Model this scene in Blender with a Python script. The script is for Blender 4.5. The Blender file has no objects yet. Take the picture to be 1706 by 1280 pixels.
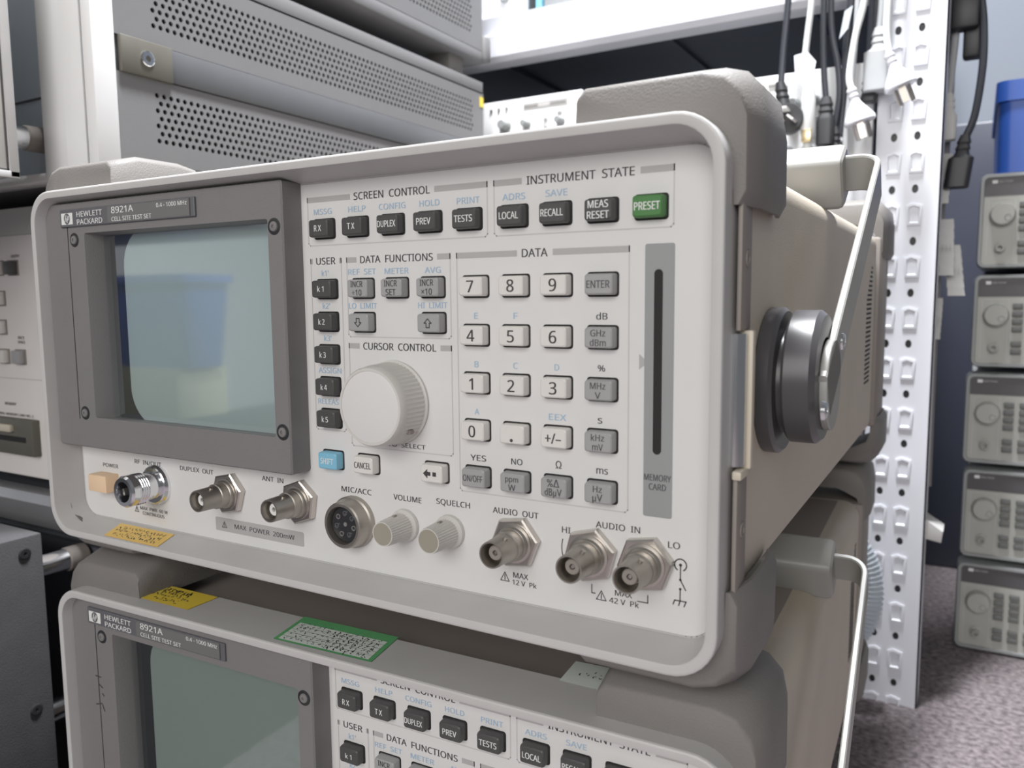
import bpy, bmesh, math, random
from mathutils import Vector, Matrix
R = math.radians
random.seed(7)
SC = bpy.context.scene
COL = SC.collection
ZO = 0.408                      # camera height over the floor; all z below are given relative to the camera

# ------------------------------------------------------------------ camera, world, lamps, exposure
cam_d = bpy.data.cameras.new('camera')
cam_d.sensor_width = 36.0
cam_d.lens = 36.0 * 1335.3 / 1706.0
cam_d.clip_start = 0.02
cam_d.clip_end = 30
cam_d.dof.use_dof = True
cam_d.dof.focus_distance = 0.37
cam_d.dof.aperture_fstop = 13.0
cam = bpy.data.objects.new('camera', cam_d)
COL.objects.link(cam)
cam.location = (0, -0.271, ZO)
_y, _p, _r = 0.52157, 0.10721, -0.009038
_f = Vector((-math.sin(_y) * math.cos(_p), math.cos(_y) * math.cos(_p), -math.sin(_p)))
_rt = Vector((math.cos(_y), math.sin(_y), 0))
_up = _rt.cross(_f)
_r2 = math.cos(_r) * _rt + math.sin(_r) * _up
_u2 = -math.sin(_r) * _rt + math.cos(_r) * _up
cam.matrix_world = Matrix(((_r2.x, _u2.x, -_f.x, 0), (_r2.y, _u2.y, -_f.y, -0.271), (_r2.z, _u2.z, -_f.z, ZO), (0, 0, 0, 1)))
SC.camera = cam

w = bpy.data.worlds.new('room_light')
SC.world = w
w.use_nodes = True
w.node_tree.nodes['Background'].inputs[0].default_value = (0.93, 0.96, 1.0, 1)
w.node_tree.nodes['Background'].inputs[1].default_value = 0.15


def lamp(name, loc, size, power, rz=0, col=(1, 0.98, 0.95)):
    d = bpy.data.lights.new(name, 'AREA')
    d.shape = 'RECTANGLE'
    d.size, d.size_y = size
    d.energy = power
    d.color = col
    o = bpy.data.objects.new(name, d)
    COL.objects.link(o)
    o.location = (loc[0], loc[1], loc[2] + ZO)
    o.rotation_euler = (0, 0, rz)
    return o


lamp('ceiling_tube_lamp', (-0.20, 0.23, 1.45), (0.12, 0.46), 76, -R(25), (0.95, 0.97, 1.0))
fill = lamp('front_fill_light', (0.15, -2.1, 0.80), (1.6, 1.3), 38, 0, (1.0, 0.985, 0.96))  # unseen area light, added as soft frontal fill from behind the camera
fill.rotation_euler = (R(74), 0, R(2))
SC.view_settings.view_transform = 'Standard'
SC.view_settings.look = 'None'
SC.view_settings.exposure = 0.0
SC.view_settings.gamma = 1.0
SC.view_settings.use_curve_mapping = False


# ------------------------------------------------------------------ materials
def mat(name, col, rough=0.5, metal=0.0, spec=0.5, var=0.06, scale=40.0, bump=0.0, bscale=900.0, coat=0.0):
    m = bpy.data.materials.new(name)
    m.use_nodes = True
    nt = m.node_tree
    b = nt.nodes['Principled BSDF']
    b.inputs['Roughness'].default_value = rough
    b.inputs['Metallic'].default_value = metal
    b.inputs['Specular IOR Level'].default_value = spec
    b.inputs['Coat Weight'].default_value = coat
    c = (*col, 1)
    if var > 0 or bump > 0:
        tc = nt.nodes.new('ShaderNodeTexCoord')
    if var > 0:
        n = nt.nodes.new('ShaderNodeTexNoise')
        n.inputs['Scale'].default_value = scale
        n.inputs['Detail'].default_value = 4
        mx = nt.nodes.new('ShaderNodeMix')
        mx.data_type = 'RGBA'
        mx.inputs[6].default_value = tuple(v * (1 - var) for v in col) + (1,)
        mx.inputs[7].default_value = tuple(min(1, v * (1 + var)) for v in col) + (1,)
        nt.links.new(tc.outputs['Object'], n.inputs['Vector'])
        nt.links.new(n.outputs['Fac'], mx.inputs[0])
        nt.links.new(mx.outputs[2], b.inputs['Base Color'])
    else:
        b.inputs['Base Color'].default_value = c
    if bump > 0:
        n2 = nt.nodes.new('ShaderNodeTexNoise')
        n2.inputs['Scale'].default_value = bscale
        bp = nt.nodes.new('ShaderNodeBump')
        bp.inputs['Strength'].default_value = bump
        bp.inputs['Distance'].default_value = 0.0006
        nt.links.new(tc.outputs['Object'], n2.inputs['Vector'])
        nt.links.new(n2.outputs['Fac'], bp.inputs['Height'])
        nt.links.new(bp.outputs['Normal'], b.inputs['Normal'])
    return m


M = {}
M['panel'] = mat('cream_panel', (0.69, 0.68, 0.67), 0.55, var=0.03, scale=25)
M['rim'] = mat('cream_plastic', (0.54, 0.528, 0.518), 0.42, var=0.05, scale=60, bump=0.05)
M['bezel'] = mat('grey_bezel', (0.205, 0.195, 0.195), 0.5, var=0.05, bump=0.25, bscale=1600)
M['plate'] = mat('dark_nameplate', (0.13, 0.13, 0.14), 0.35)
M['case'] = mat('beige_case', (0.57, 0.505, 0.415), 0.55, var=0.07, scale=18, bump=0.25, bscale=1400)
M['bumper'] = mat('grey_rubber', (0.20, 0.187, 0.176), 0.6, var=0.07, bump=0.3, bscale=1200)
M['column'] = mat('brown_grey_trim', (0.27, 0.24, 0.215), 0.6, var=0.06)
M['hub'] = mat('grey_hub', (0.075, 0.072, 0.076), 0.33, var=0.05)
M['arm'] = mat('painted_bar', (0.35, 0.345, 0.325), 0.4, var=0.05)
M['hubface'] = mat('grey_plate', (0.17, 0.17, 0.165), 0.35, var=0.03)
M['dkey'] = mat('dark_key', (0.072, 0.069, 0.069), 0.5, var=0.05)
M['gkey'] = mat('grey_key', (0.36, 0.352, 0.355), 0.5, var=0.04)
M['wkey'] = mat('cream_key', (0.72, 0.695, 0.66), 0.45, var=0.03)
M['green'] = mat('green_key', (0.065, 0.20, 0.055), 0.5, var=0.05)
M['blue'] = mat('blue_key', (0.22, 0.50, 0.66), 0.5, var=0.04)
M['peach'] = mat('peach_key', (0.82, 0.60, 0.40), 0.5, var=0.04)
M['ink'] = mat('dark_print', (0.055, 0.05, 0.055), 0.6, var=0)
M['inkg'] = mat('grey_print', (0.43, 0.42, 0.415), 0.6, var=0)
M['inkl'] = mat('grey_line_print', (0.55, 0.535, 0.525), 0.6, var=0)
M['inkb'] = mat('blue_print', (0.35, 0.48, 0.62), 0.6, var=0)
M['inkw'] = mat('white_print', (0.78, 0.78, 0.76), 0.5, var=0)
M['inkm'] = mat('mid_print', (0.085, 0.08, 0.088), 0.6, var=0)
M['well'] = mat('dark_gap', (0.02, 0.018, 0.018), 0.8, var=0)
M['nickel'] = mat('nickel', (0.62, 0.58, 0.54), 0.3, metal=1.0, var=0.08, scale=200)
M['nickeld'] = mat('dull_nickel', (0.45, 0.42, 0.38), 0.42, metal=1.0, var=0.1, scale=250)
M['chrome'] = mat('chrome', (0.82, 0.83, 0.85), 0.13, metal=1.0, var=0)
M['ptfe'] = mat('white_insulator', (0.75, 0.74, 0.72), 0.5, var=0)
M['black'] = mat('black_plastic', (0.025, 0.025, 0.028), 0.45, var=0.1)
M['knob'] = mat('knob_plastic', (0.62, 0.60, 0.565), 0.42, var=0.04)
M['khaki'] = mat('khaki_cap', (0.33, 0.305, 0.25), 0.4, var=0.05)
M['yellow'] = mat('yellow_sticker', (0.80, 0.60, 0.07), 0.5, var=0.05)
M['orange'] = mat('orange_sticker', (0.85, 0.58, 0.16), 0.5, var=0.05)
M['greenl'] = mat('green_label', (0.13, 0.42, 0.17), 0.5, var=0.1)
M['paper'] = mat('pale_paper', (0.70, 0.76, 0.70), 0.6, var=0.05)
M['white'] = mat('white_paint', (0.73, 0.74, 0.79), 0.4, var=0.03)
M['whitei'] = mat('white_instrument', (0.86, 0.86, 0.86), 0.45, var=0.03)
M['slate'] = mat('dark_shelf', (0.06, 0.068, 0.085), 0.55, var=0.15, scale=12)
M['perf'] = mat('grey_side_panel', (0.19, 0.187, 0.19), 0.5, var=0.05, scale=30, bump=0.12)
M['strap'] = mat('grey_strap', (0.12, 0.124, 0.132), 0.4, var=0.06)
M['bracket'] = mat('olive_bracket', (0.125, 0.118, 0.098), 0.5, var=0.12, scale=80)
M['frame'] = mat('pale_frame', (0.80, 0.795, 0.795), 0.4, var=0.03)
M['bluepanel'] = mat('blue_grey_panel', (0.50, 0.57, 0.64), 0.4, var=0.1, scale=20)
M['darkbox'] = mat('dark_grey_box', (0.075, 0.073, 0.077), 0.5, var=0.15, scale=60, bump=0.3)
M['creambox'] = mat('cream_box', (0.52, 0.50, 0.465), 0.5, var=0.06)
M['slatebox'] = mat('slate_front', (0.07, 0.073, 0.085), 0.5, var=0.1)
M['silver'] = mat('silver_bar', (0.50, 0.50, 0.52), 0.35, metal=0.7, var=0.08)
M['pinkcream'] = mat('cream_front', (0.80, 0.755, 0.73), 0.55, var=0.03)
M['wall'] = mat('wall_paint', (0.205, 0.225, 0.26), 0.8, var=0.03, scale=6)
M['wallw'] = mat('white_wall_paint', (0.74, 0.76, 0.78), 0.8, var=0.03, scale=6)
M['navy'] = mat('slate_cabinet', (0.044, 0.048, 0.068), 0.35, var=0.15, scale=10)
M['bin'] = mat('blue_plastic', (0.030, 0.10, 0.42), 0.4, var=0.08)
M['gface'] = mat('grey_cream_face', (0.42, 0.42, 0.385), 0.5, var=0.04)
M['gband'] = mat('dark_band', (0.09, 0.085, 0.09), 0.5, var=0.08)
M['gsurr'] = mat('grey_surround', (0.30, 0.31, 0.31), 0.5, var=0.05)
M['gkeys'] = mat('dark_grey_key', (0.14, 0.145, 0.14), 0.5, var=0.05)
M['cordw'] = mat('white_cord', (0.74, 0.75, 0.74), 0.45, var=0.04)
M['cordb'] = mat('black_cord', (0.03, 0.033, 0.042), 0.5, var=0.1)
M['greyplug'] = mat('grey_plug', (0.42, 0.43, 0.44), 0.5, var=0.06)
M['brass'] = mat('brass', (0.72, 0.60, 0.36), 0.3, metal=1, var=0.08)
M['tag'] = mat('paper_tag', (0.60, 0.60, 0.58), 0.7, var=0.1, scale=90)
M['spring'] = mat('grey_blue_hose', (0.50, 0.55, 0.60), 0.35, var=0.05)
M['wood'] = mat('plywood', (0.42, 0.33, 0.22), 0.6, var=0.2, scale=12)
M['carton'] = mat('beige_carton', (0.62, 0.58, 0.40), 0.7, var=0.06)
M['latch'] = mat('cream_latch', (0.60, 0.54, 0.44), 0.45, var=0.05)


def glass_mat():
    m = bpy.data.materials.new('filter_glass')
    m.use_nodes = True
    nt = m.node_tree
    nt.nodes.remove(nt.nodes['Principled BSDF'])
    t = nt.nodes.new('ShaderNodeBsdfTransparent')
    t.inputs['Color'].default_value = (0.94, 0.98, 0.97, 1)
    g = nt.nodes.new('ShaderNodeBsdfGlossy')
    g.inputs['Color'].default_value = (0.92, 0.96, 1.0, 1)
    g.inputs['Roughness'].default_value = 0.045
    mx = nt.nodes.new('ShaderNodeMixShader')
    mx.inputs[0].default_value = 0.30
    nt.links.new(t.outputs[0], mx.inputs[1])
    nt.links.new(g.outputs[0], mx.inputs[2])
    nt.links.new(mx.outputs[0], nt.nodes['Material Output'].inputs[0])
    return m


M['phosphor_shaded'] = mat('shaded_grey_green_phosphor', (0.235, 0.27, 0.25), 0.6, var=0.03, scale=30)
M['phosphor'] = mat('grey_green_phosphor', (0.50, 0.57, 0.57), 0.6, var=0.03, scale=30)
M['glass'] = glass_mat()


def carpet_mat():
    m = mat('carpet', (0.30, 0.265, 0.265), 0.95, var=0.0)
    nt = m.node_tree
    b = nt.nodes['Principled BSDF']
    tc = nt.nodes.new('ShaderNodeTexCoord')
    n = nt.nodes.new('ShaderNodeTexNoise')
    n.inputs['Scale'].default_value = 170
    n.inputs['Detail'].default_value = 6
    cr = nt.nodes.new('ShaderNodeValToRGB')
    cr.color_ramp.elements[0].position = 0.30
    cr.color_ramp.elements[0].color = (0.085, 0.07, 0.074, 1)
    cr.color_ramp.elements[1].position = 0.68
    cr.color_ramp.elements[1].color = (0.27, 0.232, 0.24, 1)
    bp = nt.nodes.new('ShaderNodeBump')
    bp.inputs['Strength'].default_value = 0.8
    bp.inputs['Distance'].default_value = 0.003
    nt.links.new(tc.outputs['Object'], n.inputs['Vector'])
    nt.links.new(n.outputs['Fac'], cr.inputs[0])
    nt.links.new(cr.outputs[0], b.inputs['Base Color'])
    nt.links.new(n.outputs['Fac'], bp.inputs['Height'])
    nt.links.new(bp.outputs[0], b.inputs['Normal'])
    return m


M['carpet'] = carpet_mat()

# ------------------------------------------------------------------ mesh building
_TXT = {}
FONT = None
try:                            # a plain sans that ships with Blender; the built-in text font is the fallback
    import os
    _d = bpy.utils.system_resource('DATAFILES', path='fonts')
    FONT = bpy.data.fonts.load(os.path.join(_d, 'NotoSansHebrew-Regular.woff2'))
except Exception:
    FONT = None


def raw_text(s):
    if s not in _TXT:
        c = bpy.data.curves.new('t', 'FONT')
        c.body = s
        c.resolution_u = 3
        c.fill_mode = 'FRONT'
        if FONT and not any(ch in s for ch in '\u03a9\u00b5\u0394'):
            c.font = FONT
        o = bpy.data.objects.new('t', c)
        me = bpy.data.meshes.new_from_object(o)
        vs = [tuple(v.co) for v in me.vertices]
        fs = [tuple(p.vertices) for p in me.polygons]
        bpy.data.objects.remove(o)
        bpy.data.curves.remove(c)
        bpy.data.meshes.remove(me)
        x0 = min(v[0] for v in vs)
        x1 = max(v[0] for v in vs)
        _TXT[s] = (vs, fs, x0, x1)
    return _TXT[s]


CAP = 0.729
_cap = raw_text('H')
CAP = max(v[1] for v in _cap[0]) - min(v[1] for v in _cap[0])


def rrect(x0, x1, z0, z1, r, n=5):
    pts = []
    for cx, cz, a0 in ((x1 - r, z1 - r, 0), (x0 + r, z1 - r, 90), (x0 + r, z0 + r, 180), (x1 - r, z0 + r, 270)):
        for i in range(n + 1):
            a = R(a0 + 90 * i / n)
            pts.append((cx + r * math.cos(a), cz + r * math.sin(a)))
    return pts


class MB:
    def __init__(s):
        s.bm = bmesh.new()
        s.mats = []

    def mi(s, m):
        m = M[m]
        if m not in s.mats:
            s.mats.append(m)
        return s.mats.index(m)

    def face(s, pts, m):
        f = s.bm.faces.new([s.bm.verts.new(p) for p in pts])
        f.material_index = s.mi(m)
        return f

    def loft(s, loops, m, caps=(True, True), closed=False):
        k = s.mi(m)
        L = [[s.bm.verts.new(p) for p in lp] for lp in loops]
        n = len(L[0])
        for a, b in zip(L, L[1:] + ([L[0]] if closed else [])):
            for i in range(n):
                f = s.bm.faces.new((a[i], a[(i + 1) % n], b[(i + 1) % n], b[i]))
                f.material_index = k
        if not closed:
            for c, lp in ((caps[0], L[0]), (caps[1], L[-1])):
                if c:
                    s.bm.faces.new(lp).material_index = k

    def box(s, x0, x1, y0, y1, z0, z1, m, bev=0.0, seg=2):
        k = s.mi(m)
        v = [s.bm.verts.new((x, y, z)) for x in (x0, x1) for y in (y0, y1) for z in (z0, z1)]
        fs = [s.bm.faces.new([v[i] for i in q]) for q in ((0, 1, 3, 2), (4, 6, 7, 5), (0, 4, 5, 1), (2, 3, 7, 6), (0, 2, 6, 4), (1, 5, 7, 3))]
        for f in fs:
            f.material_index = k
        if bev > 0:
            es = list({e for f in fs for e in f.edges})
            bmesh.ops.bevel(s.bm, geom=es, offset=bev, segments=seg, affect='EDGES', profile=0.5, material=k)

    def prism(s, poly, a0, a1, m, axis='y', bev=0.0, seg=2):
        def P(u, v, a):
            return (u, a, v) if axis == 'y' else ((a, u, v) if axis == 'x' else (u, v, a))
        k = s.mi(m)
        A = [s.bm.verts.new(P(u, v, a0)) for u, v in poly]
        B = [s.bm.verts.new(P(u, v, a1)) for u, v in poly]
        n = len(poly)
        fs = [s.bm.faces.new(A), s.bm.faces.new(B[::-1])]
        cap = list({e for f in fs for e in f.edges})
        fs += [s.bm.faces.new((A[i], B[i], B[(i + 1) % n], A[(i + 1) % n])) for i in range(n)]
        for f in fs:
            f.material_index = k
        if bev > 0:
            bmesh.ops.bevel(s.bm, geom=cap, offset=bev, segments=seg, affect='EDGES', profile=0.5, material=k)

    def lathe(s, c, prof, m, axis='y', n=32, caps=(False, False), flute=0, fl=0.0, frange=None):
        """prof: list of (a, r) along the axis; an r of 0 closes the end."""
        loops = []
        for j, (a, r) in enumerate(prof):
            lp = []
            for i in range(n):
                t = 2 * math.pi * i / n
                rr = r
                if flute and frange and frange[0] <= j <= frange[1]:
                    rr = r - (fl if i % 2 else 0)
                u, v = rr * math.cos(t), rr * math.sin(t)
                lp.append((c[0] + u, c[1] + a, c[2] + v) if axis == 'y' else ((c[0] + a, c[1] + u, c[2] + v) if axis == 'x' else (c[0] + u, c[1] + v, c[2] + a)))
            loops.append(lp)
        s.loft(loops, m, caps)

    def tube(s, path, r, m, n=10, radii=None):
        path = [Vector(p) for p in path]
        loops = []
        up = Vector((0.31, 0.87, 0.37))
        for i, p in enumerate(path):
            t = (path[min(i + 1, len(path) - 1)] - path[max(i - 1, 0)]).normalized()
            a = t.cross(up).normalized()
            b = t.cross(a).normalized()
            rr = radii[i] if radii else r
            loops.append([tuple(p + rr * (math.cos(2 * math.pi * k / n) * a + math.sin(2 * math.pi * k / n) * b)) for k in range(n)])
        s.loft(loops, m)

    def text(s, t, cx, cz, h, m, w=None, y=-0.00012, O=None, U=None, V=None, align='c'):
        """lettering of cap height h on the plane y (or on the plane O + u U + v V), centred at (cx, cz)."""
        vs, fs, x0, x1 = raw_text(t)
        k = s.mi(m)
        sc = h / CAP
        sx = (w / (x1 - x0)) if w else sc
        xm = (x0 + x1) / 2 if align == 'c' else x0
        for sh in (-.022, .022):                # two passes a hair apart give the medium weight of the print
            out = []
            for v in vs:
                u, q = cx + (v[0] - xm) * sx + sh * h, cz - h / 2 + v[1] * sc
                out.append(s.bm.verts.new((u, y - (.000012 if sh > 0 else 0), q) if O is None else tuple(Vector(O) + u * Vector(U) + q * Vector(V))))
            for f in fs:
                try:
                    s.bm.faces.new([out[i] for i in f]).material_index = k
                except ValueError:
                    pass

    def rect(s, x0, x1, z0, z1, m, y=-0.0001):
        s.face([(x0, y, z0), (x1, y, z0), (x1, y, z1), (x0, y, z1)], m)

    def poly(s, pts, m, y=-0.0001):
        s.face([(p[0], y, p[1]) for p in pts], m)

    def stroke(s, pts, wd, m, y=-0.0001, O=None, U=None, V=None):
        for (a, b), (c, d) in zip(pts, pts[1:]):
            dx, dz = c - a, d - b
            l = math.hypot(dx, dz) or 1
            nx, nz = -dz / l * wd / 2, dx / l * wd / 2
            ex, ez = dx / l * wd / 3, dz / l * wd / 3
            q = [(a - ex - nx, b - ez - nz), (c + ex - nx, d + ez - nz), (c + ex + nx, d + ez + nz), (a - ex + nx, b - ez + nz)]
            if O is None:
                s.face([(u, y, v) for u, v in q], m)
            else:
                s.face([tuple(Vector(O) + u * Vector(U) + v * Vector(V)) for u, v in q], m)

    def ring2d(s, cx, cz, r, wd, m, a0=0, a1=360, n=20, y=-0.0001):
        s.stroke([(cx + r * math.cos(R(a0 + (a1 - a0) * i / n)), cz + r * math.sin(R(a0 + (a1 - a0) * i / n))) for i in range(n + 1)], wd, m, y)

    def done(s, name, org, parent=None, ang=25, flat=False):
        bmesh.ops.recalc_face_normals(s.bm, faces=s.bm.faces[:])
        bmesh.ops.translate(s.bm, verts=s.bm.verts[:], vec=(-org[0], -org[1], -org[2]))
        me = bpy.data.meshes.new(name)
        s.bm.to_mesh(me)
        s.bm.free()
        for m in s.mats:
            me.materials.append(m)
        if not flat:
            me.polygons.foreach_set('use_smooth', [True] * len(me.polygons))
            me.set_sharp_from_angle(angle=R(ang))
        o = bpy.data.objects.new(name, me)
        COL.objects.link(o)
        if parent is not None:
            o.parent = parent
        else:
            o.location = (org[0], org[1], org[2] + ZO)
        return o


def tag(o, label, cat, group=None):
    o['label'] = label
    o['category'] = cat
    if group:
        o['group'] = group
    return o


def thing(name, label, cat, org, group=None):
    o = bpy.data.objects.new(name, None)
    COL.objects.link(o)
    o.empty_display_size = 0.05
    o.location = (org[0], org[1], org[2] + ZO)
    return tag(o, label, cat, group)


def struct(mb, name, org):
    o = mb.done(name, org)
    o['kind'] = 'structure'
    return o


def dup(root, label=None, skip=()):
    r = root.copy()
    COL.objects.link(r)
    if label:
        r['label'] = label
    for ch in list(root.children):
        if ch.name.split('.')[0] in skip:
            continue
        c = ch.copy()
        COL.objects.link(c)
        c.parent = r
        for g in list(ch.children):
            d = g.copy()
            COL.objects.link(d)
            d.parent = c
    return r


# ------------------------------------------------------------------ the setting
FZ = -0.408
mb = MB(); mb.box(-2.4, 1.6, -2.2, 1.32, FZ - 0.05, FZ, 'carpet'); struct(mb, 'floor', (0, 0, FZ))
mb = MB(); mb.box(-2.4, 1.6, 1.30, 1.36, FZ, 2.0, 'wall'); struct(mb, 'wall_back', (0, 1.3, FZ))
mb = MB(); mb.box(-2.46, -2.4, -2.2, 1.36, FZ, 2.0, 'wallw'); struct(mb, 'wall_left', (-2.4, 0, FZ))

# ------------------------------------------------------------------ the cell site test set
ORG = (-0.25525, 0.0, -0.1430)
CX = -0.25525
ts = thing('radio_test_set', 'beige radio test set with blue-tinted screen, uppermost of the two stacked', 'test set', ORG, 'cell site test sets in the central stack')

# front frame: a rim that stands proud of the panel
XL, XR, ZB, ZT = -0.4460, -0.0685, -0.1293, 0.0585
mb = MB()
loops = []
for ins, y, r in ((0.0, 0.012, .017), (0.0, -0.0170, .017), (0.0003, -0.0177, .0168), (0.0010, -0.018, .0162), (0.0034, -0.018, .0142), (0.0039, -0.0178, .0138), (0.0041, -0.0172, .0136)):
    loops.append([(u, y, v) for u, v in rrect(XL + ins, XR - ins, ZB + ins, ZT - ins, r, 8)])
loops.append([(u, 0.0, v) for u, v in rrect(-0.4415, -0.0735, -0.1222, 0.0515, .011, 8)])
loops.append([(u, 0.004, v) for u, v in rrect(-0.4415, -0.0735, -0.1222, 0.0515, .011, 8)])
mb.loft(loops, 'rim', (False, False))
mb.done('front_frame', ORG, ts, ang=22)

# front panel with its printing
mb = MB()
mb.prism(rrect(-0.4420, -0.0730, -0.1227, 0.0520, .011, 8), 0.0, 0.004, 'panel')
_pl = rrect(-0.4411, -0.0739, -0.1218, 0.0511, .0106, 8)
mb.stroke(_pl + _pl[:1], .0005, 'inkg', -.00005)


def group_box(x0, x1, z0, z1, title, tw, th=0.0031, cut=None):
    """a printed outline with a thick grey bar along its top, broken for the title."""
    zt = z1
    lw = 0.00045
    mb.stroke([(x0, zt), (x0, z0 + .001), (x0 + .001, z0), (x1 - .001, z0), (x1, z0 + .001), (x1, zt)], lw, 'inkl')
    c = cut if cut is not None else (x0 + x1) / 2
    b = 0.0023
    for a, e in ((x0 - lw / 2, c - tw / 2 - .0022), (c + tw / 2 + .0022, x1 + lw / 2)):
        if e > a:
            mb.rect(a, e, zt - b, zt, 'inkg')
    mb.text(title, c, zt - b / 2, th, 'ink', tw)


group_box(-.2602, -.1661, .0239, .0451, 'SCREEN  CONTROL', .0400, cut=-.2133)
group_box(-.1630, -.0909, .0239, .0451, 'INSTRUMENT  STATE', .0432, cut=-.1269)
group_box(-.2594, -.2416, -.0591, .0181, 'USER', .0112, .003)
group_box(-.2384, -.1840, -.0164, .0181, 'DATA  FUNCTIONS', .0382, .003, cut=-.2116)
group_box(-.2384, -.1840, -.0650, -.0192, 'CURSOR  CONTROL', .0387, .003, cut=-.2110)
group_box(-.1808, -.1071, -.0791, .0181, 'DATA', .0110, .0031, cut=-.1453)
T = mb.text
for t, x, z, wd in (('MSSG', -.2513, .0386, .0104), ('HELP', -.2318, .0386, .0096), ('CONFIG', -.2127, .0386, .0140), ('HOLD', -.1936, .0386, .0099), ('PRINT', -.1749, .0384, .0107),
                    ('ADRS', -.1542, .0384, .0100), ('SAVE', -.1360, .0386, .0090),
                    ("k1'", -.2511, .0116, .0040), ("k2'", -.2510, -.0029, .0042), ("k3'", -.2508, -.0173, .0042), ('ASSIGN', -.2502, -.0318, .0134), ('RELEASE', -.2507, -.0460, .0142),
                    ('REF  SET', -.2300, .0118, .0154), ('METER', -.2112, .0117, .0126), ('AVG', -.1926, .0116, .0080), ('LO  LIMIT', -.2300, -.0029, .0156), ('HI  LIMIT', -.1930, -.0028, .0146),
                    ('E', -.1719, -.0070, .0018), ('F', -.1538, -.0070, .0018), ('B', -.1720, -.0264, .0019), ('C', -.1540, -.0264, .0020), ('D', -.1360, -.0264, .0019), ('A', -.1721, -.0456, .0021), ('EEX', -.1358, -.0455, .0074)):
    T(t, x, z, .0024, 'inkb', wd)
for t, x, z, wd, h in (('dB', -.1176, -.0070, .0044, .0024), ('%', -.1177, -.0261, .0028, .0023), ('s', -.1182, -.0453, .0017, .0027), ('ms', -.1173, -.0643, .0046, .0027), ('\u03a9', -.1354, -.0642, .0024, .0023),
                       ('YES', -.1718, -.0646, .0074, .0024), ('NO', -.1538, -.0645, .0050, .0024),
                       ('PUSH  TO  SELECT', -.2140, -.0626, .0318, .0019),
                       ('RF  IN/OUT', -.3828, -.0869, .0222, .0023), ('POWER', -.4156, -.0915, .0136, .0021), ('DUPLEX  OUT', -.3438, -.0869, .0254, .0023), ('ANT  IN', -.2892, -.0860, .0142, .0023),
                       ('MIC/ACC', -.2368, -.0855, .0174, .0024), ('VOLUME', -.2083, -.0858, .0150, .0024), ('SQUELCH', -.1846, -.0850, .0168, .0024), ('AUDIO  OUT', -.1547, -.0852, .0208, .0024), ('AUDIO  IN', -.1110, -.0851, .0176, .0024),
                       ('HI', -.1322, -.0891, .0036, .0024), ('LO', -.0893, -.0888, .0044, .0024), ('MAX', -.1525, -.1109, .0068, .0022), ('12 V  Pk', -.1508, -.1139, .0110, .0020),
                       ('MAX', -.1085, -.1104, .0068, .0021), ('42 V  Pk', -.1083, -.1136, .0118, .0021), ('MAX  PWR  60 W', -.3800, -.1126, .0230, .0018), ('CONTINUOUS', -.3805, -.1153, .0180, .0018)):
    T(t, x, z, h, 'ink', wd)
mb.prism(rrect(-.3310, -.2700, -.1166, -.1096, .0008, 3), -.00008, 0.001, 'inkg')
T('MAX  POWER  200mW', -.2966, -.1130, .0023, 'ink', .0410)


def warn(x, z, h, y=-.0001):
    mb.stroke([(x - h * .55, z - h / 2), (x + h * .55, z - h / 2), (x, z + h / 2), (x - h * .55, z - h / 2)], .00035, 'ink', y)
    mb.stroke([(x, z + h * .2), (x, z - h * .35)], .0004, 'ink', y)


warn(-.3245, -.1130, .0030, -.00012)
warn(-.1598, -.1122, .0036)
warn(-.1175, -.1125, .0036)
warn(-.3945, -.1136, .0030)
mb.stroke([(-.1214, -.1088), (-.1214, -.1121), (-.1200, -.1121)], .0004, 'ink')
mb.stroke([(-.1030, -.1121), (-.0990, -.1121), (-.0990, -.1092)], .0004, 'ink')
# switch-to-chassis symbol
sx = -.0868
mb.ring2d(sx, -.0957, .0022, .00045, 'ink', -60, 240)
for a, b in ((-.0957, .0006), (-.1012, .0005), (-.1046, .0005)):
    mb.poly([(sx + b * math.cos(t * .785), a + b * math.sin(t * .785)) for t in range(8)], 'ink', -.0001)
mb.stroke([(sx, -.0957), (sx, -.1012), (sx + .0020, -.1048)], .00045, 'ink')
mb.stroke([(sx, -.1046), (sx, -.1090), (sx - .0005, -.1108)], .00045, 'ink')
mb.stroke([(sx - .0026, -.1106), (sx - .0020, -.1090), (sx + .0022, -.1090), (sx + .0015, -.1109)], .00045, 'ink')
mb.poly([(-.1031, -.0260), (-.0996, -.0233), (-.1031, -.0204)], 'inkg')
mb.ring2d(-.1213, -.0962, .0128, .0004, 'ink', 165, 200, 6)
mb.done('front_panel', ORG, ts, flat=True)

# memory card strip
mb = MB()
mb.prism(rrect(-.1011, -.0903, -.0793, .0184, .0008, 3), -.0002, .001, 'gsurr')
sl = rrect(-.0976, -.0945, -.0563, .0095, .00154, 6)
mb.prism(sl, -.0004, .0006, 'well')
mb.text('MEMORY', -.0957, -.0648, .0023, 'inkm', .0100, y=-.00035)
mb.text('CARD', -.0957, -.0682, .0023, 'inkm', .0064, y=-.00035)
mb.done('card_slot', ORG, ts)


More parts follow.
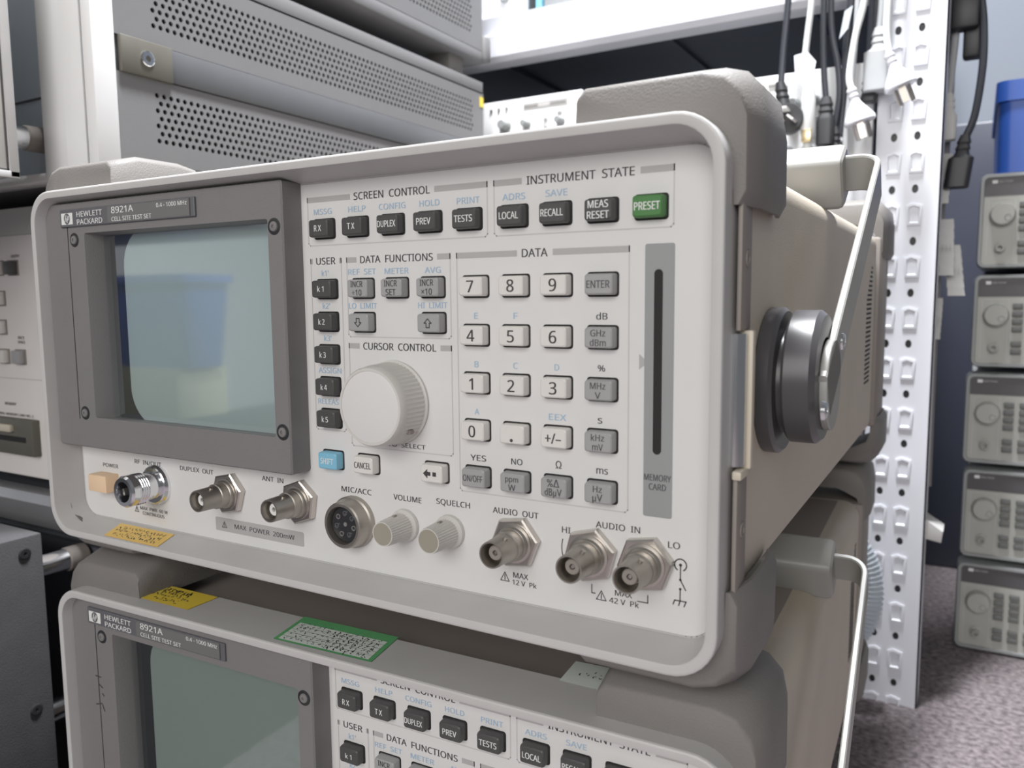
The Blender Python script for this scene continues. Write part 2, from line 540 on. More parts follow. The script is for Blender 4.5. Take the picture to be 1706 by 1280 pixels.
# keys
def key(cx, cz, mname, lines, w=.0126, h=.0091, ink='ink', th=.0026, draw=None, label=None, skew=0):
    b = MB()
    b.prism(rrect(cx - w / 2, cx + w / 2, cz - h / 2, cz + h / 2, .0012, 3), -.00015, .0005, 'well')
    fw, fh, dp = w - .0013, h - .0013, .0046
    lp = []
    for ins, y in ((0.00, .0004), (0.0001, -.0034), (.00025, -.0042), (.0007, -dp)):
        lp.append([(u, y, v) for u, v in rrect(cx - fw / 2 + ins, cx + fw / 2 - ins, cz - fh / 2 + ins, cz + fh / 2 - ins, .0010, 3)])
    b.loft(lp, mname, (False, True))
    y = -dp - .0001
    n = len(lines)
    for i, t in enumerate(lines):
        t, tw, hh = t if isinstance(t, tuple) else (t, None, th)
        b.text(t, cx, cz + ((n - 1) / 2 - i) * (hh * 1.45), hh, ink, tw, y=y)
    if draw:
        draw(b, cx, cz, y)
    o = b.done('key', ORG, ts)
    if label:
        o['label'] = label
    return o


def arrow_key(sign):
    def d(b, cx, cz, y):
        s = .0021
        p = [(-.45, -1), (.45, -1), (.45, 0), (1, 0), (0, 1), (-1, 0), (-.45, 0), (-.45, -1)]
        b.stroke([(cx + a * s * .85, cz + sign * q * s * .85) for a, q in p], .0004, 'ink', y)
    return d


def back_key(b, cx, cz, y):
    x = cx - .0008
    b.poly([(x - .0032, cz), (x - .0010, cz - .0020), (x - .0010, cz + .0020)], 'ink', y)
    b.rect(x - .0010, x + .0006, cz - .0008, cz + .0008, 'ink', y)
    b.rect(x + .0016, x + .0034, cz - .0009, cz + .0009, 'ink', y)


def dot_key(b, cx, cz, y):
    b.poly([(cx + .0007 * math.cos(t * .6283), cz - .0022 + .0007 * math.sin(t * .6283)) for t in range(10)], 'ink', y)


for t, x in (('R X', -.2504), ('T X', -.2315), ('DUPLEX', -.2124), ('PREV', -.1935), ('TESTS', -.1745)):
    key(x, .0310, 'dkey', [(t, {'DUPLEX': .0094, 'PREV': .0070, 'TESTS': .0084}.get(t, .0040), .0026)], ink='inkw')
for t, x in (('LOCAL', -.1540), ('RECALL', -.1357)):
    key(x, .0310, 'dkey', [(t, .0083 if t == 'LOCAL' else .0091, .0026)], ink='inkw')
key(-.1173, .0310, 'dkey', [('MEAS', .0078, .0026), ('RESET', .0084, .0026)], ink='inkw')
key(-.0990, .0311, 'green', [('PRESET', .0093, .0027)], ink='inkw', label='green preset key')
for i, z in enumerate((.0046, -.0099, -.0245, -.0390, -.0535)):
    key(-.2499, z, 'dkey', [('k %d' % (i + 1), .0036, .0024)], ink='inkw')
key(-.2293, .0046, 'gkey', [('INCR', .0066, .0025), ('\u00f710', .0052, .0025)])
key(-.2110, .0046, 'gkey', [('INCR', .0066, .0025), ('SET', .0052, .0025)])
key(-.1926, .0046, 'gkey', [('INCR', .0066, .0025), ('\u00d710', .0052, .0025)])
key(-.2292, -.0100, 'gkey', [], draw=arrow_key(-1))
key(-.1924, -.0100, 'gkey', [], draw=arrow_key(1))
key(-.2496, -.0725, 'blue', [('SHIFT', .0074, .0026)], ink='inkw', label='pale blue shift key')
key(-.2290, -.0725, 'wkey', [('CANCEL', .0092, .0027)])
key(-.1923, -.0725, 'wkey', [], draw=back_key)
rows = (.0046, -.0147, -.0339, -.0530, -.0722)
cols = (-.1718, -.1536, -.1355, -.1172)
for r_, names in enumerate(('789', '456', '123')):
    for c_, t in enumerate(names):
        key(cols[c_], rows[r_], 'wkey', [(t, None, .0046)])
key(cols[0], rows[3], 'wkey', [('0', None, .0046)])
key(cols[1], rows[3], 'wkey', [], draw=dot_key)
key(cols[2], rows[3], 'wkey', [('+/\u2013', .0066, .0040)])
key(cols[3], rows[0], 'gkey', [('ENTER', .0090, .0027)], ink='inkm')
for r_, a, b_, wa, wb in ((1, 'GHz', 'dBm', .0058, .0062), (2, 'MHz', 'V', .0060, .0022), (3, 'kHz', 'mV', .0052, .0042), (4, 'Hz', '\u00b5V', .0036, .0040)):
    key(cols[3], rows[r_], 'gkey', [(a, wa, .0024), (b_, wb, .0024)], ink='inkm')
key(cols[0], rows[4], 'gkey', [('ON/OFF', .0091, .0026)], ink='inkm')
key(cols[1], rows[4], 'gkey', [('ppm', .0058, .0022), ('W', .0032, .0024)], ink='inkm')
key(cols[2], rows[4], 'gkey', [('%\u0394', .0052, .0024), ('dB\u00b5V', .0072, .0024)], ink='inkm')

# big rotary knob
mb = MB()
kc = (-.2140, 0, -.0443)
mb.lathe(kc, [(-.0002, .0182), (-.0012, .0182), (-.0016, .0176), (-.0020, .0176), (-.0125, .0171), (-.0135, .0168), (-.0158, .0166), (-.0168, .0160), (-.0168, .0150), (-.0162, .0148)], 'knob', n=112, flute=1, fl=.0005, frange=(3, 4))
k_ = mb.done('tuning_knob', ORG, ts, ang=30)
mb = MB()
mb.lathe(kc, [(-.0160, .0152), (-.0165, .0149), (-.0168, .0140), (-.0169, .0)], 'panel', n=56)
mb.done('knob_cap', ORG, k_)
mb = MB()
a = R(-38)
mb.lathe((kc[0] + .0174 * math.cos(a), -.0075, kc[2] + .0174 * math.sin(a)), [(-.0013, .0), (-.0013, .0011), (.0013, .0011), (.0013, 0)], 'column', n=12)
mb.done('set_screw', ORG, k_)


def small_knob(cx, cz, name):
    b = MB()
    c = (cx, 0, cz)
    b.lathe(c, [(-.0002, .0072), (-.0018, .0071), (-.0026, .0063), (-.0032, .0061), (-.0150, .0054), (-.0158, .0052), (-.0158, .0046)], 'knob', n=64, flute=1, fl=.0004, frange=(3, 4))
    o = b.done(name, ORG, ts, ang=30)
    b = MB()
    b.lathe(c, [(-.0150, .0050), (-.01585, .0048), (-.01585, 0)], 'khaki', n=32)
    b.done('knob_cap', ORG, o)
    b = MB()
    b.lathe((cx, -.0075, cz + .0053), [(-.0010, .0), (-.0010, .0009), (.0010, .0009), (.0010, 0)], 'column', n=10)
    b.done('set_screw', ORG, o)


small_knob(-.2097, -.0977, 'volume_knob')
small_knob(-.1862, -.0972, 'squelch_knob')


def hexnut(b, cx, cz, r, y0, y1, m, rot=0, hole=.0066):
    def lp(rr, y):
        return [(cx + rr * math.cos(R(60 * i + rot)), y, cz + rr * math.sin(R(60 * i + rot))) for i in range(6)]
    def ci(rr, y):
        return [(cx + rr * math.cos(R(60 * i + rot)), y, cz + rr * math.sin(R(60 * i + rot))) for i in range(6)]
    b.loft([lp(r, y0), lp(r, y1 + .0005), lp(r * .93, y1), lp(hole, y1)], m, (False, True))


def bnc(cx, cz, rot, white, ln=.0205):
    b = MB()
    c = (cx, 0, cz)
    b.lathe(c, [(0, .0070), (-.0048, .0070), (-.0055, .0066), (-.0058, .0062), (-.0100, .0062), (-.0104, .0058), (-.0118, .0055), (-ln + .0008, .0053), (-ln, .0052), (-ln, .0046), (-ln + .0006, .0044), (-ln + .010, .0043), (-ln + .010, 0)], 'nickeld', n=40)
    for s in (0, 180):
        t = R(s + 62)
        b.tube([(cx + .0050 * math.cos(t), -ln + .0065, cz + .0050 * math.sin(t)), (cx + .0064 * math.cos(t), -ln + .0065, cz + .0064 * math.sin(t))], .0009, 'nickeld', 8)
    o = b.done('coaxial_connector', ORG, ts)
    b = MB()
    hexnut(b, cx, cz, .0108, -.0002, -.0036, 'nickel', rot)
    b.lathe(c, [(-.0034, .0082), (-.0042, .0080), (-.0044, .0066)], 'nickel', n=32)
    b.done('hex_nut', ORG, o)
    b = MB()
    b.lathe(c, [(-ln + .0095, .0030), (-ln + .0035, .0030), (-ln + .0030, .0027), (-ln + .0030, .0011), (-ln + .0065, .0010), (-ln + .0065, 0)], 'ptfe' if white else 'column', n=24)
    b.lathe(c, [(-ln + .0060, .0007), (-ln + .0036, .0007), (-ln + .0036, 0)], 'nickel', n=10)
    b.done('centre_contact', ORG, o)


bnc(-.3188, -.0958, 12, True)
bnc(-.2706, -.0944, 20, True)
bnc(-.1538, -.0966, 8, False)
bnc(-.1214, -.0968, 15, False)
bnc(-.0994, -.0968, 10, False)
# N type connector
c = (-.3755, 0, -.0978)
mb = MB()
prof = [(0, .0108), (-.0016, .0108), (-.0030, .0100), (-.0034, .0094), (-.0036, .0072), (-.0098, .0072), (-.0100, .0079)]
for i in range(4):
    prof += [(-.0104 - i * .0013, .0083), (-.0109 - i * .0013, .0076), (-.0114 - i * .0013, .0076)]
prof += [(-.0160, .0083), (-.0192, .0083), (-.0205, .0074), (-.0205, .0054), (-.0198, .0052), (-.006, .0051), (-.006, 0)]
mb.lathe(c, prof, 'chrome', n=44)
o = mb.done('coaxial_connector', ORG, ts, ang=25)
o['label'] = 'large threaded chrome connector'
mb = MB()
mb.lathe(c, [(-.006, .0016), (-.0150, .0016), (-.0152, .0008), (-.012, .0008), (-.012, 0)], 'nickeld', n=16)
mb.done('centre_contact', ORG, o)
# microphone socket
c = (-.2383, 0, -.0997)
mb = MB()
mb.lathe(c, [(0, .0118), (-.0024, .0118), (-.0030, .0111), (-.0072, .0106), (-.0084, .0104), (-.0090, .0098), (-.0090, .0086), (-.0078, .0083), (-.0020, .0083)], 'nickeld', n=48)
o = mb.done('microphone_socket', ORG, ts)
mb = MB()
mb.lathe(c, [(-.0015, .0084), (-.0055, .0084), (-.0060, .0079), (-.0060, 0)], 'black', n=40)
for i in range(7):
    t = R(90 + i * 51.4)
    mb.lathe((c[0] + .0050 * math.cos(t), -.0060, c[2] + .0050 * math.sin(t)), [(0, .0012), (-.0006, .0012), (-.0006, .0008), (.0004, .0007), (.0004, 0)], 'bezel' if i % 2 else 'chrome', n=12)
mb.lathe((c[0], -.0060, c[2]), [(0, .0010), (-.0005, .0010), (-.0005, 0)], 'bezel', n=12)
mb.done('socket_insert', ORG, o)
# power button
mb = MB()
mb.box(-.4250, -.4090, -.0080, .0010, -.1052, -.0956, 'peach', .0006)
mb.done('power_button', ORG, ts)['label'] = 'peach coloured power button'

# screen bezel
BY = -.0120
mb = MB()
out = rrect(-.4412, -.2646, -.0785, .0516, .0012, 2)
out2 = rrect(-.4418, -.2640, -.0792, .0521, .0012, 2)
inn = rrect(-.4075, -.2730, -.0622, .0358, .0012, 2)
inn2 = rrect(-.4040, -.2790, -.0632, .0350, .0012, 2)


def lp(p, y):
    return [(u, y, v) for u, v in p]


mb.loft([lp(out2, .001), lp(out2, BY + .0008), lp(out, BY), lp(inn, BY), lp(inn2, -.0030), lp(inn2, .001)], 'bezel', (False, False))
bz = mb.done('screen_bezel', ORG, ts)
mb = MB()
mb.stroke([(-.4265, .0395), (-.4205, .0395)], .0005, 'well', BY - .0001)
mb.stroke([(-.4218, .0392), (-.4218, -.0635)], .0006, 'well', BY - .0001)
mb.done('panel_seam', ORG, bz, flat=True)
for x, z in ((-.4162, .0326), (-.2690, .0322), (-.2686, -.0596), (-.4166, -.0602)):
    mb = MB()
    mb.lathe((x, 0, z), [(BY + .0006, .0038), (BY - .0002, .0037), (BY - .0003, .0034), (BY - .0003, 0)], 'black', n=24)
    mb.lathe((x, 0, z), [(BY - .0002, .0024), (BY - .0008, .0021), (BY - .0009, .0018), (BY - .0009, .0008), (BY - .0004, .0007), (BY - .0004, 0)], 'bezel', n=20)
    mb.done('screw', ORG, bz)
# glass
mb = MB()
mb.face([(-.4060, -.0034, -.0640), (-.2770, -.0034, -.0640), (-.2770, -.0034, .0360), (-.4060, -.0034, .0360)], 'glass')
mb.done('screen_glass', ORG, ts, flat=True)
mb = MB()
mb.box(-.430, -.270, -.00005, .0008, -.0700, .0400, 'black')
dt = mb.done('screen_mask', ORG, ts, flat=True)
mb = MB()
mb.prism(rrect(-.3920, -.2700, -.0660, .0380, .020, 8), -.0008, .0002, 'phosphor')
mb.done('display_tube', ORG, ts)
# nameplate
mb = MB()
NY = BY - .0012
mb.box(-.4262, -.3190, NY, BY + .0004, .0394, .0486, 'plate', .0004)
mb.rect(-.3225, -.3218, .0398, .0482, 'ink', NY - .0001)
mb.rect(-.3850, -.3225, .0400, .0480, 'hubface', NY - .00005)
mb.rect(-.4246, -.4146, .0407, .0467, 'inkw', NY - .0001)
mb.poly([(-.4196 + .0026 * math.cos(t * .3927), .0437 + .0029 * math.sin(t * .3927)) for t in range(16)], 'plate', NY - .00016)
mb.stroke([(-.4213, .0422), (-.4200, .0456)], .0005, 'inkw', NY - .0002)
mb.stroke([(-.4206, .0438), (-.4198, .0438), (-.4200, .0424)], .0005, 'inkw', NY - .0002)
mb.stroke([(-.4194, .0418), (-.4186, .0449), (-.4178, .0449), (-.4182, .0432), (-.4190, .0432)], .0005, 'inkw', NY - .0002)
mb.text('HEWLETT', -.4001, .0456, .0027, 'inkw', .0216, y=NY - .0001)
mb.text('PACKARD', -.4001, .0416, .0027, 'inkw', .0216, y=NY - .0001)
mb.text('8921A', -.3728, .0460, .0032, 'inkw', .0175, y=NY - .0001)
mb.text('CELL SITE TEST SET', -.3660, .0415, .0021, 'inkw', .0312, y=NY - .0001)
mb.text('0.4 - 1000 MHz', -.3352, .0462, .0020, 'inkw', .0222, y=NY - .0001)
mb.done('nameplate', ORG, ts, flat=True)

# case
mb = MB()
CR, CL, CT, CB, CY = -.0675, -.4430, .0490, -.1100, .425
lpz = []
for ins, y in ((0, .004), (0, CY - .010), (.001, CY - .004), (.004, CY)):
    lpz.append([(u, y, v) for u, v in rrect(CL + ins, CR - ins, CB + ins, CT - ins, .012, 6)])
mb.loft(lpz, 'case')
cs = mb.done('case', ORG, ts)
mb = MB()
mb.box(CL + .016, CR - .016, .013, CY - .014, CT - .001, CT + .0006, 'column', .0003)  # dark sheet added to deepen the shade in the gap between the sets
mb.done('top_shade_sheet', ORG, ts)
mb = MB()
for i in range(26):
    z = .020 - i * .0034
    wd = .030 if i > 6 else .008 + i * .0032
    mb.box(CR - .001, CR + .0002, .395 - wd, .395, z - .0008, z + .0008, 'well')
mb.done('vent_slots', ORG, cs, flat=True)


# corner bumpers: profile in x,z
def bumper(flipx, flipz, y0, y1, name, wtop=.0600):
    s = MB()
    base = [(-.1240, .0560), (-.1235, .0690), (-.1205, .0720), (-.0790, .0722), (-.0715, .0700), (-.0660, .0640), (-.0640, .0565), (-.0638, .0335), (-.0662, .0290), (-.0676, .0290), (-.0680, .0420), (-.0706, .0490), (-.0750, .0512), (-.0800, .0537), (-.0860, .0560)]
    zoff, zs = (0, 1)
    pts = []
    for g in (0, 1, 2, 3, 4):
        d = {0: -.0018, 1: 0.0, 2: .0042, 3: .0042, 4: .0020}[g]
        dx = {0: -.0006, 1: 0, 2: .0030, 3: .0030, 4: .0010}[g]
        yy = {0: y0 - .0010, 1: y0, 2: y0 + .016, 3: y1 - .012, 4: y1}[g]
        ring = []
        for (x, z) in base:
            zz = z + (d * 1.0 if z > .06 else 0)
            xx = x + (dx if x > -.09 else 0)
            if flipz:
                zz = -zz - (.0641 if z > .06 else .0705)
            if flipx:
                xx = 2 * CX - xx
            ring.append((xx, yy, zz))
        pts.append(ring)
    s.loft(pts, 'bumper')
    return s.done(name, ORG, ts, ang=50)


for fx in (0, 1):
    for fz in (0, 1):
        bumper(fx, fz, -.0080, .046, 'corner_bumper')
        bumper(fx, fz, .430, .500, 'corner_bumper')
# rear frame between rear bumpers
mb = MB()
mb.box(CL - .0025, CR + .0025, .4255, .490, CB + .004, CT - .004, 'column', .003)
mb.done('rear_frame', ORG, ts)

# side trim with latch (both sides)
for s in (0, 1):
    mb = MB()
    def X(a, s=s):
        return a if not s else 2 * CX - a
    def bx(a, b, *q, s=s, **k):
        p, r_ = sorted((X(a), X(b)))
        mb.box(p, r_, *q, **k)
    bx(-.0672, -.0655, -.0070, .0060, -.0115, .031, 'column', bev=.0006)
    tr1 = mb.done('side_trim', ORG, ts)
    mb = MB()
    bx(-.0672, -.0655, -.0070, .0060, -.108, -.0590, 'column', bev=.0006)
    tr2 = mb.done('side_trim', ORG, ts)
    for z, tr in ((.0122, tr1), (-.0800, tr2)):
        mb = MB()
        mb.lathe((X(-.0655), .0005, z), [(-.0004 * (-1 if s else 1), .0030), (.0004 * (-1 if s else 1), .0030), (.0004 * (-1 if s else 1), .0016), (-.001 * (-1 if s else 1), .0014), (-.001 * (-1 if s else 1), 0)], 'column', axis='x', n=16)
        mb.done('screw', ORG, tr)
    mb = MB()
    bx(-.0672, -.0630, .0000, .0040, -.0585, -.0115, 'latch', bev=.0006)
    bx(-.0672, -.0640, -.0085, .0040, -.0610, -.0580, 'latch', bev=.0006)
    lt = mb.done('side_latch', ORG, ts)
    mb = MB()
    mb.lathe((X(-.0680), -.0025, 0), [(-.0570, 0), (-.0570, .0034), (-.0125, .0034), (-.0125, 0)], 'chrome', axis='z', n=20)
    mb.done('latch_bar', ORG, lt)

# handle hubs and carrying handle
AX = (.045, -.0305)
for s in (0, 1):
    def X(a, s=s):
        return a if not s else 2 * CX - a
    sg = -1 if s else 1
    mb = MB()
    mb.lathe((X(-.0675), AX[0] + .002, AX[1] - .002), [(-.002 * sg, .0262), (.0005 * sg, .0280), (.0050 * sg, .0280), (.0064 * sg, .0266), (.0064 * sg, .0200), (.0100 * sg, .0195)], 'hub', axis='x', n=56)
    hb = mb.done('handle_hub', ORG, ts)
    mb = MB()
    mb.lathe((X(-.0580), AX[0], AX[1]), [(-.0004 * sg, .0205), (-.0004 * sg, .0240), (.0006 * sg, .0250), (.0092 * sg, .0250), (.0112 * sg, .0232), (.0112 * sg, .0150), (.0085 * sg, .0140), (.0085 * sg, 0)], 'hub', axis='x', n=56)
    mb.done('hub_disc', ORG, hb)

ux, uz = math.cos(R(32.2)), math.sin(R(32.2))
nx, nz = -uz, ux
LA, HW = .1775, .0098


def ap(l, q):
    return (AX[0] + ux * l + nx * q, AX[1] + uz * l + nz * q)


mb = MB()
XO, TH, RB = -.0440, .0030, .010
# flat strip swept: right arm, bend, crossbar, bend, left arm
xr, xl = XO - TH / 2, 2 * CX - (XO - TH / 2)
path = [(xr, -.012)]
path += [(xr, LA - RB)]
for i in range(1, 7):
    a = R(90 * i / 6)
    path.append((xr - RB + RB * math.cos(a), LA - RB + RB * math.sin(a)))
for i in range(0, 7):
    a = R(90 + 90 * i / 6)
    path.append((xl + RB + RB * math.cos(a), LA - RB + RB * math.sin(a)))
path += [(xl, -.012)]
loops = []
for i, (px, l) in enumerate(path):
    a = Vector(path[max(i - 1, 0)])
    b = Vector(path[min(i + 1, len(path) - 1)])
    t = (b - a).normalized()
    n = Vector((t.y, -t.x))
    ring = []
    for sgn, q in ((1, HW - .0008), (1, -HW + .0008), (.6, -HW), (-.6, -HW), (-1, -HW + .0008), (-1, HW - .0008), (-.6, HW), (.6, HW)):
        d = n * (sgn * TH / 2)
        y_, z_ = ap(l + d.y, q)
        ring.append((px + d.x, y_, z_))
    loops.append(ring)
mb.loft(loops, 'arm')
# rounded arm ends round the hub
for xx in (xr, xl):
    pts = [(AX[0] + .003 + .0172 * math.cos(R(a)), AX[1] - .003 + .0172 * math.sin(R(a))) for a in range(0, 360, 15)]
    mb.prism(pts, xx - TH / 2, xx + TH / 2, 'arm', axis='x', bev=.0004, seg=1)
hd = mb.done('carry_handle', ORG, ts, ang=30)
mb = MB()
loops = []
for x in (-.0620, -.0630, -.0650, -.4455, -.4475, -.4485):
    ins = {-.0620: .002, -.0630: .0006, -.0650: 0, -.4455: 0, -.4475: .0006, -.4485: .002}[x]
    ring = []
    for l, q in rrect(LA - .014 + ins, LA + .010 - ins, -.0150 + ins, .0135 - ins, .004, 4):
        y_, z_ = ap(l, q)
        ring.append((x, y_, z_))
    loops.append(ring)
mb.loft(loops, 'arm')
mb.done('handle_grip', ORG, hd)
for s in (0, 1):
    for l, q in ((.0225, .0005), (-.0225, .0025)):
        y_, z_ = ap(l, q)
        x = XO if not s else 2 * CX - XO
        sg = -1 if s else 1
        mb = MB()
        mb.lathe((x, y_, z_), [(-.0005 * sg, .0036), (.0008 * sg, .0032), (.0013 * sg, .0022), (.0013 * sg, .0010), (.0006 * sg, .0008), (.0006 * sg, 0)], 'chrome', axis='x', n=20)
        mb.done('screw', ORG, hd)

# ------------------------------------------------------------------ the lower test set: a copy, turned a little
lower = dup(ts, 'beige radio test set beneath another, with yellow and green stickers on top edge')
lower.location = (ORG[0] + .006, ORG[1] + .0012, ORG[2] - .2170 + ZO)
lower.rotation_euler = (0, 0, .028)
for ch in lower.children:
    if ch.name.startswith('screen_glass'):      # this pane is duller than the upper one
        g2 = M['glass'].copy()
        g2.name = 'dull_filter_glass'
        for nd in g2.node_tree.nodes:
            if nd.type == 'MIX_SHADER':
                nd.inputs[0].default_value = 0.12
        ch.data = ch.data.copy()
        ch.data.materials[0] = g2
    if ch.name.startswith('display_tube'):      # same phosphor, its colour darkened for the weaker light here
        ch.data = ch.data.copy()
        ch.data.materials[0] = M['phosphor_shaded']


# stickers: local plane with u to the right, v to the back
def sticker(name, root, org, quad, z, m, marks, label, slope=0.0):
    b = MB()
    b.face([(x, y, z) for x, y in quad], m)
    b.face([(x, y, z - .0002) for x, y in quad][::-1], m)
    (x0, y0), (x1, y1), (x2, y2), (x3, y3) = quad       # front left, front right, back right, back left
    O = Vector((x0, y0, z + .0001))
    U = Vector((x1 - x0, y1 - y0, 0))
    V = Vector((x3 - x0, y3 - y0, 0))
    for kind, a in marks:
        if kind == 'rect':
            u0, u1, v0, v1, mm = a
            b.face([tuple(O + u * U + v * V) for u, v in ((u0, v0), (u1, v0), (u1, v1), (u0, v1))], mm)
        elif kind == 'row':
            u0, u1, v, h, n, mm = a
            for i in range(n):
                cw = (u1 - u0) / n
                u = u0 + (i + .12) * cw
                for _ in range(3):
                    p = (u + random.random() * cw * .5, v + (random.random() - .5) * h)
                    q = (p[0] + random.random() * cw * .4, p[1] + (random.random() - .5) * h)
                    Pa, Qa = O + p[0] * U + p[1] * V, O + q[0] * U + q[1] * V
                    d = (Qa - Pa)
                    if d.length < 1e-5:
                        continue
                    nn = Vector((-d.y, d.x, 0)).normalized() * .00022
                    b.face([tuple(Pa - nn + Vector((0, 0, .0001))), tuple(Qa - nn + Vector((0, 0, .0001))), tuple(Qa + nn + Vector((0, 0, .0001))), tuple(Pa + nn + Vector((0, 0, .0001)))], mm)
    for v in b.bm.verts:
        v.co.z += v.co.y * slope
    o = b.done(name, org, root, flat=True)
    o['label'] = label
    return o


sticker('sticker', ts, ORG, [(-.4000, -.0165), (-.3560, -.0165), (-.3600, -.0030), (-.4050, -.0030)], -.12190, 'orange',
        [('row', (.08, .92, .75, .16, 16, 'inkm')), ('row', (.06, .94, .48, .16, 18, 'inkm')), ('row', (.10, .9, .22, .16, 16, 'inkm'))], 'worn yellow sticker with small print', .178)
zs = ZT + .0003
sticker('sticker', lower, ORG, [(-.3905 - .002, -.0080), (-.3505, -.0080), (-.3500, .0115), (-.4000, .0115)], zs, 'yellow',
        [('row', (.30, .80, .72, .30, 9, 'ink')), ('row', (.30, .80, .72, .30, 9, 'ink')), ('row', (.12, .88, .42, .12, 13, 'inkm')), ('row', (.30, .75, .2, .14, 8, 'ink'))], 'bright yellow sticker with black print')
sticker('sticker', lower, ORG, [(-.2850, -.0140), (-.2285, -.0125), (-.2330, .0140), (-.2900, .0125)], zs, 'greenl',
        [('rect', (.04, .96, .04, .74, 'paper'))] + [('row', (.07, .93, .13 + i * .14, .09, 15, 'inkm')) for i in range(5)] + [('row', (.45, .93, .15 + i * .2, .2, 8, 'ink')) for i in range(3)] +
        [('rect', (.04, .96, .18 + i * .14, .19 + i * .14, 'greenl')) for i in range(4)], 'green and white calibration label with handwriting')
sticker('sticker', lower, ORG, [(-.1480, .0100), (-.1230, .0100), (-.1260, .0300), (-.1490, .0290)], zs, 'paper',
        [('row', (.2, .9, .5, .2, 6, 'ink'))], 'torn white sticker beside the corner bumper')
# pen strokes on the lower bezel
mb = MB()
y_ = BY - .0002
for st in ([(-.4240, .0085), (-.4196, .0085)], [(-.4218, .0085), (-.4218, -.0010)], [(-.4215, .0040), (-.4185, .0025)],
           [(-.4250, -.0085), (-.4200, -.0070)], [(-.4196, -.0075), (-.4180, -.0110)], [(-.4190, -.0010), (-.4176, -.0020)]):
    mb.stroke(st, .0006, 'ink', y_)
mb.done('pen_mark', ORG, lower, flat=True)

# board on the floor that carries the stack
mb = MB()
mb.box(-.46, -.095, 0.0, .47, -.3775, -.3600, 'slatebox', .001)
for y in (.03, .42):
    mb.box(-.45, -.105, y, y + .03, FZ, -.3775, 'slatebox')
tag(mb.done('base_board', (-.26, .24, FZ)), 'low dark board under the two stacked test sets', 'board')

# ------------------------------------------------------------------ stack on the left
SX = -.500       # right side plane of the left stack


def perforate(b, x, y0, y1, z0, z1, hy0, hy1, hz0, rows_, m, th=.0015, r=.0018):
    """side sheet with staggered round holes (plane x)."""
    py, pz = .0057, .00515
    hz1 = hz0 + rows_ * pz
    n = int((hy1 - hy0) / py)
    hy1 = hy0 + n * py + py / 2
    for a, c_, d, e in ((y0, y1, z0, hz0), (y0, y1, hz1, z1), (y0, hy0, hz0, hz1), (hy1, y1, hz0, hz1)):
        b.face([(x, a, d), (x, c_, d), (x, c_, e), (x, a, e)], m)
    k = b.mi(m)
    for j in range(rows_):
        off = py / 2 if j % 2 else 0
        za, zb = hz0 + j * pz, hz0 + (j + 1) * pz
        ya, yb = (hy0, hy0 + off) if off else (hy1 - py / 2, hy1)
        b.face([(x, ya, za), (x, yb, za), (x, yb, zb), (x, ya, zb)], m)
        for i in range(n):
            cy, cz = hy0 + off + (i + .5) * py, (za + zb) / 2
            o8, i8, d8 = [], [], []
            for q in range(8):
                a = R(45 * q)
                ca, sa = math.cos(a), math.sin(a)
                mx = max(abs(ca), abs(sa))
                o8.append(b.bm.verts.new((x, cy + ca / mx * py / 2, cz + sa / mx * pz / 2)))
                i8.append(b.bm.verts.new((x, cy + r * ca, cz + r * sa)))
                d8.append(b.bm.verts.new((x - th, cy + r * ca, cz + r * sa)))
            for q in range(8):
                s_ = (q + 1) % 8
                b.bm.faces.new((o8[q], o8[s_], i8[s_], i8[q])).material_index = k
                b.bm.faces.new((i8[q], i8[s_], d8[s_], d8[q])).material_index = k


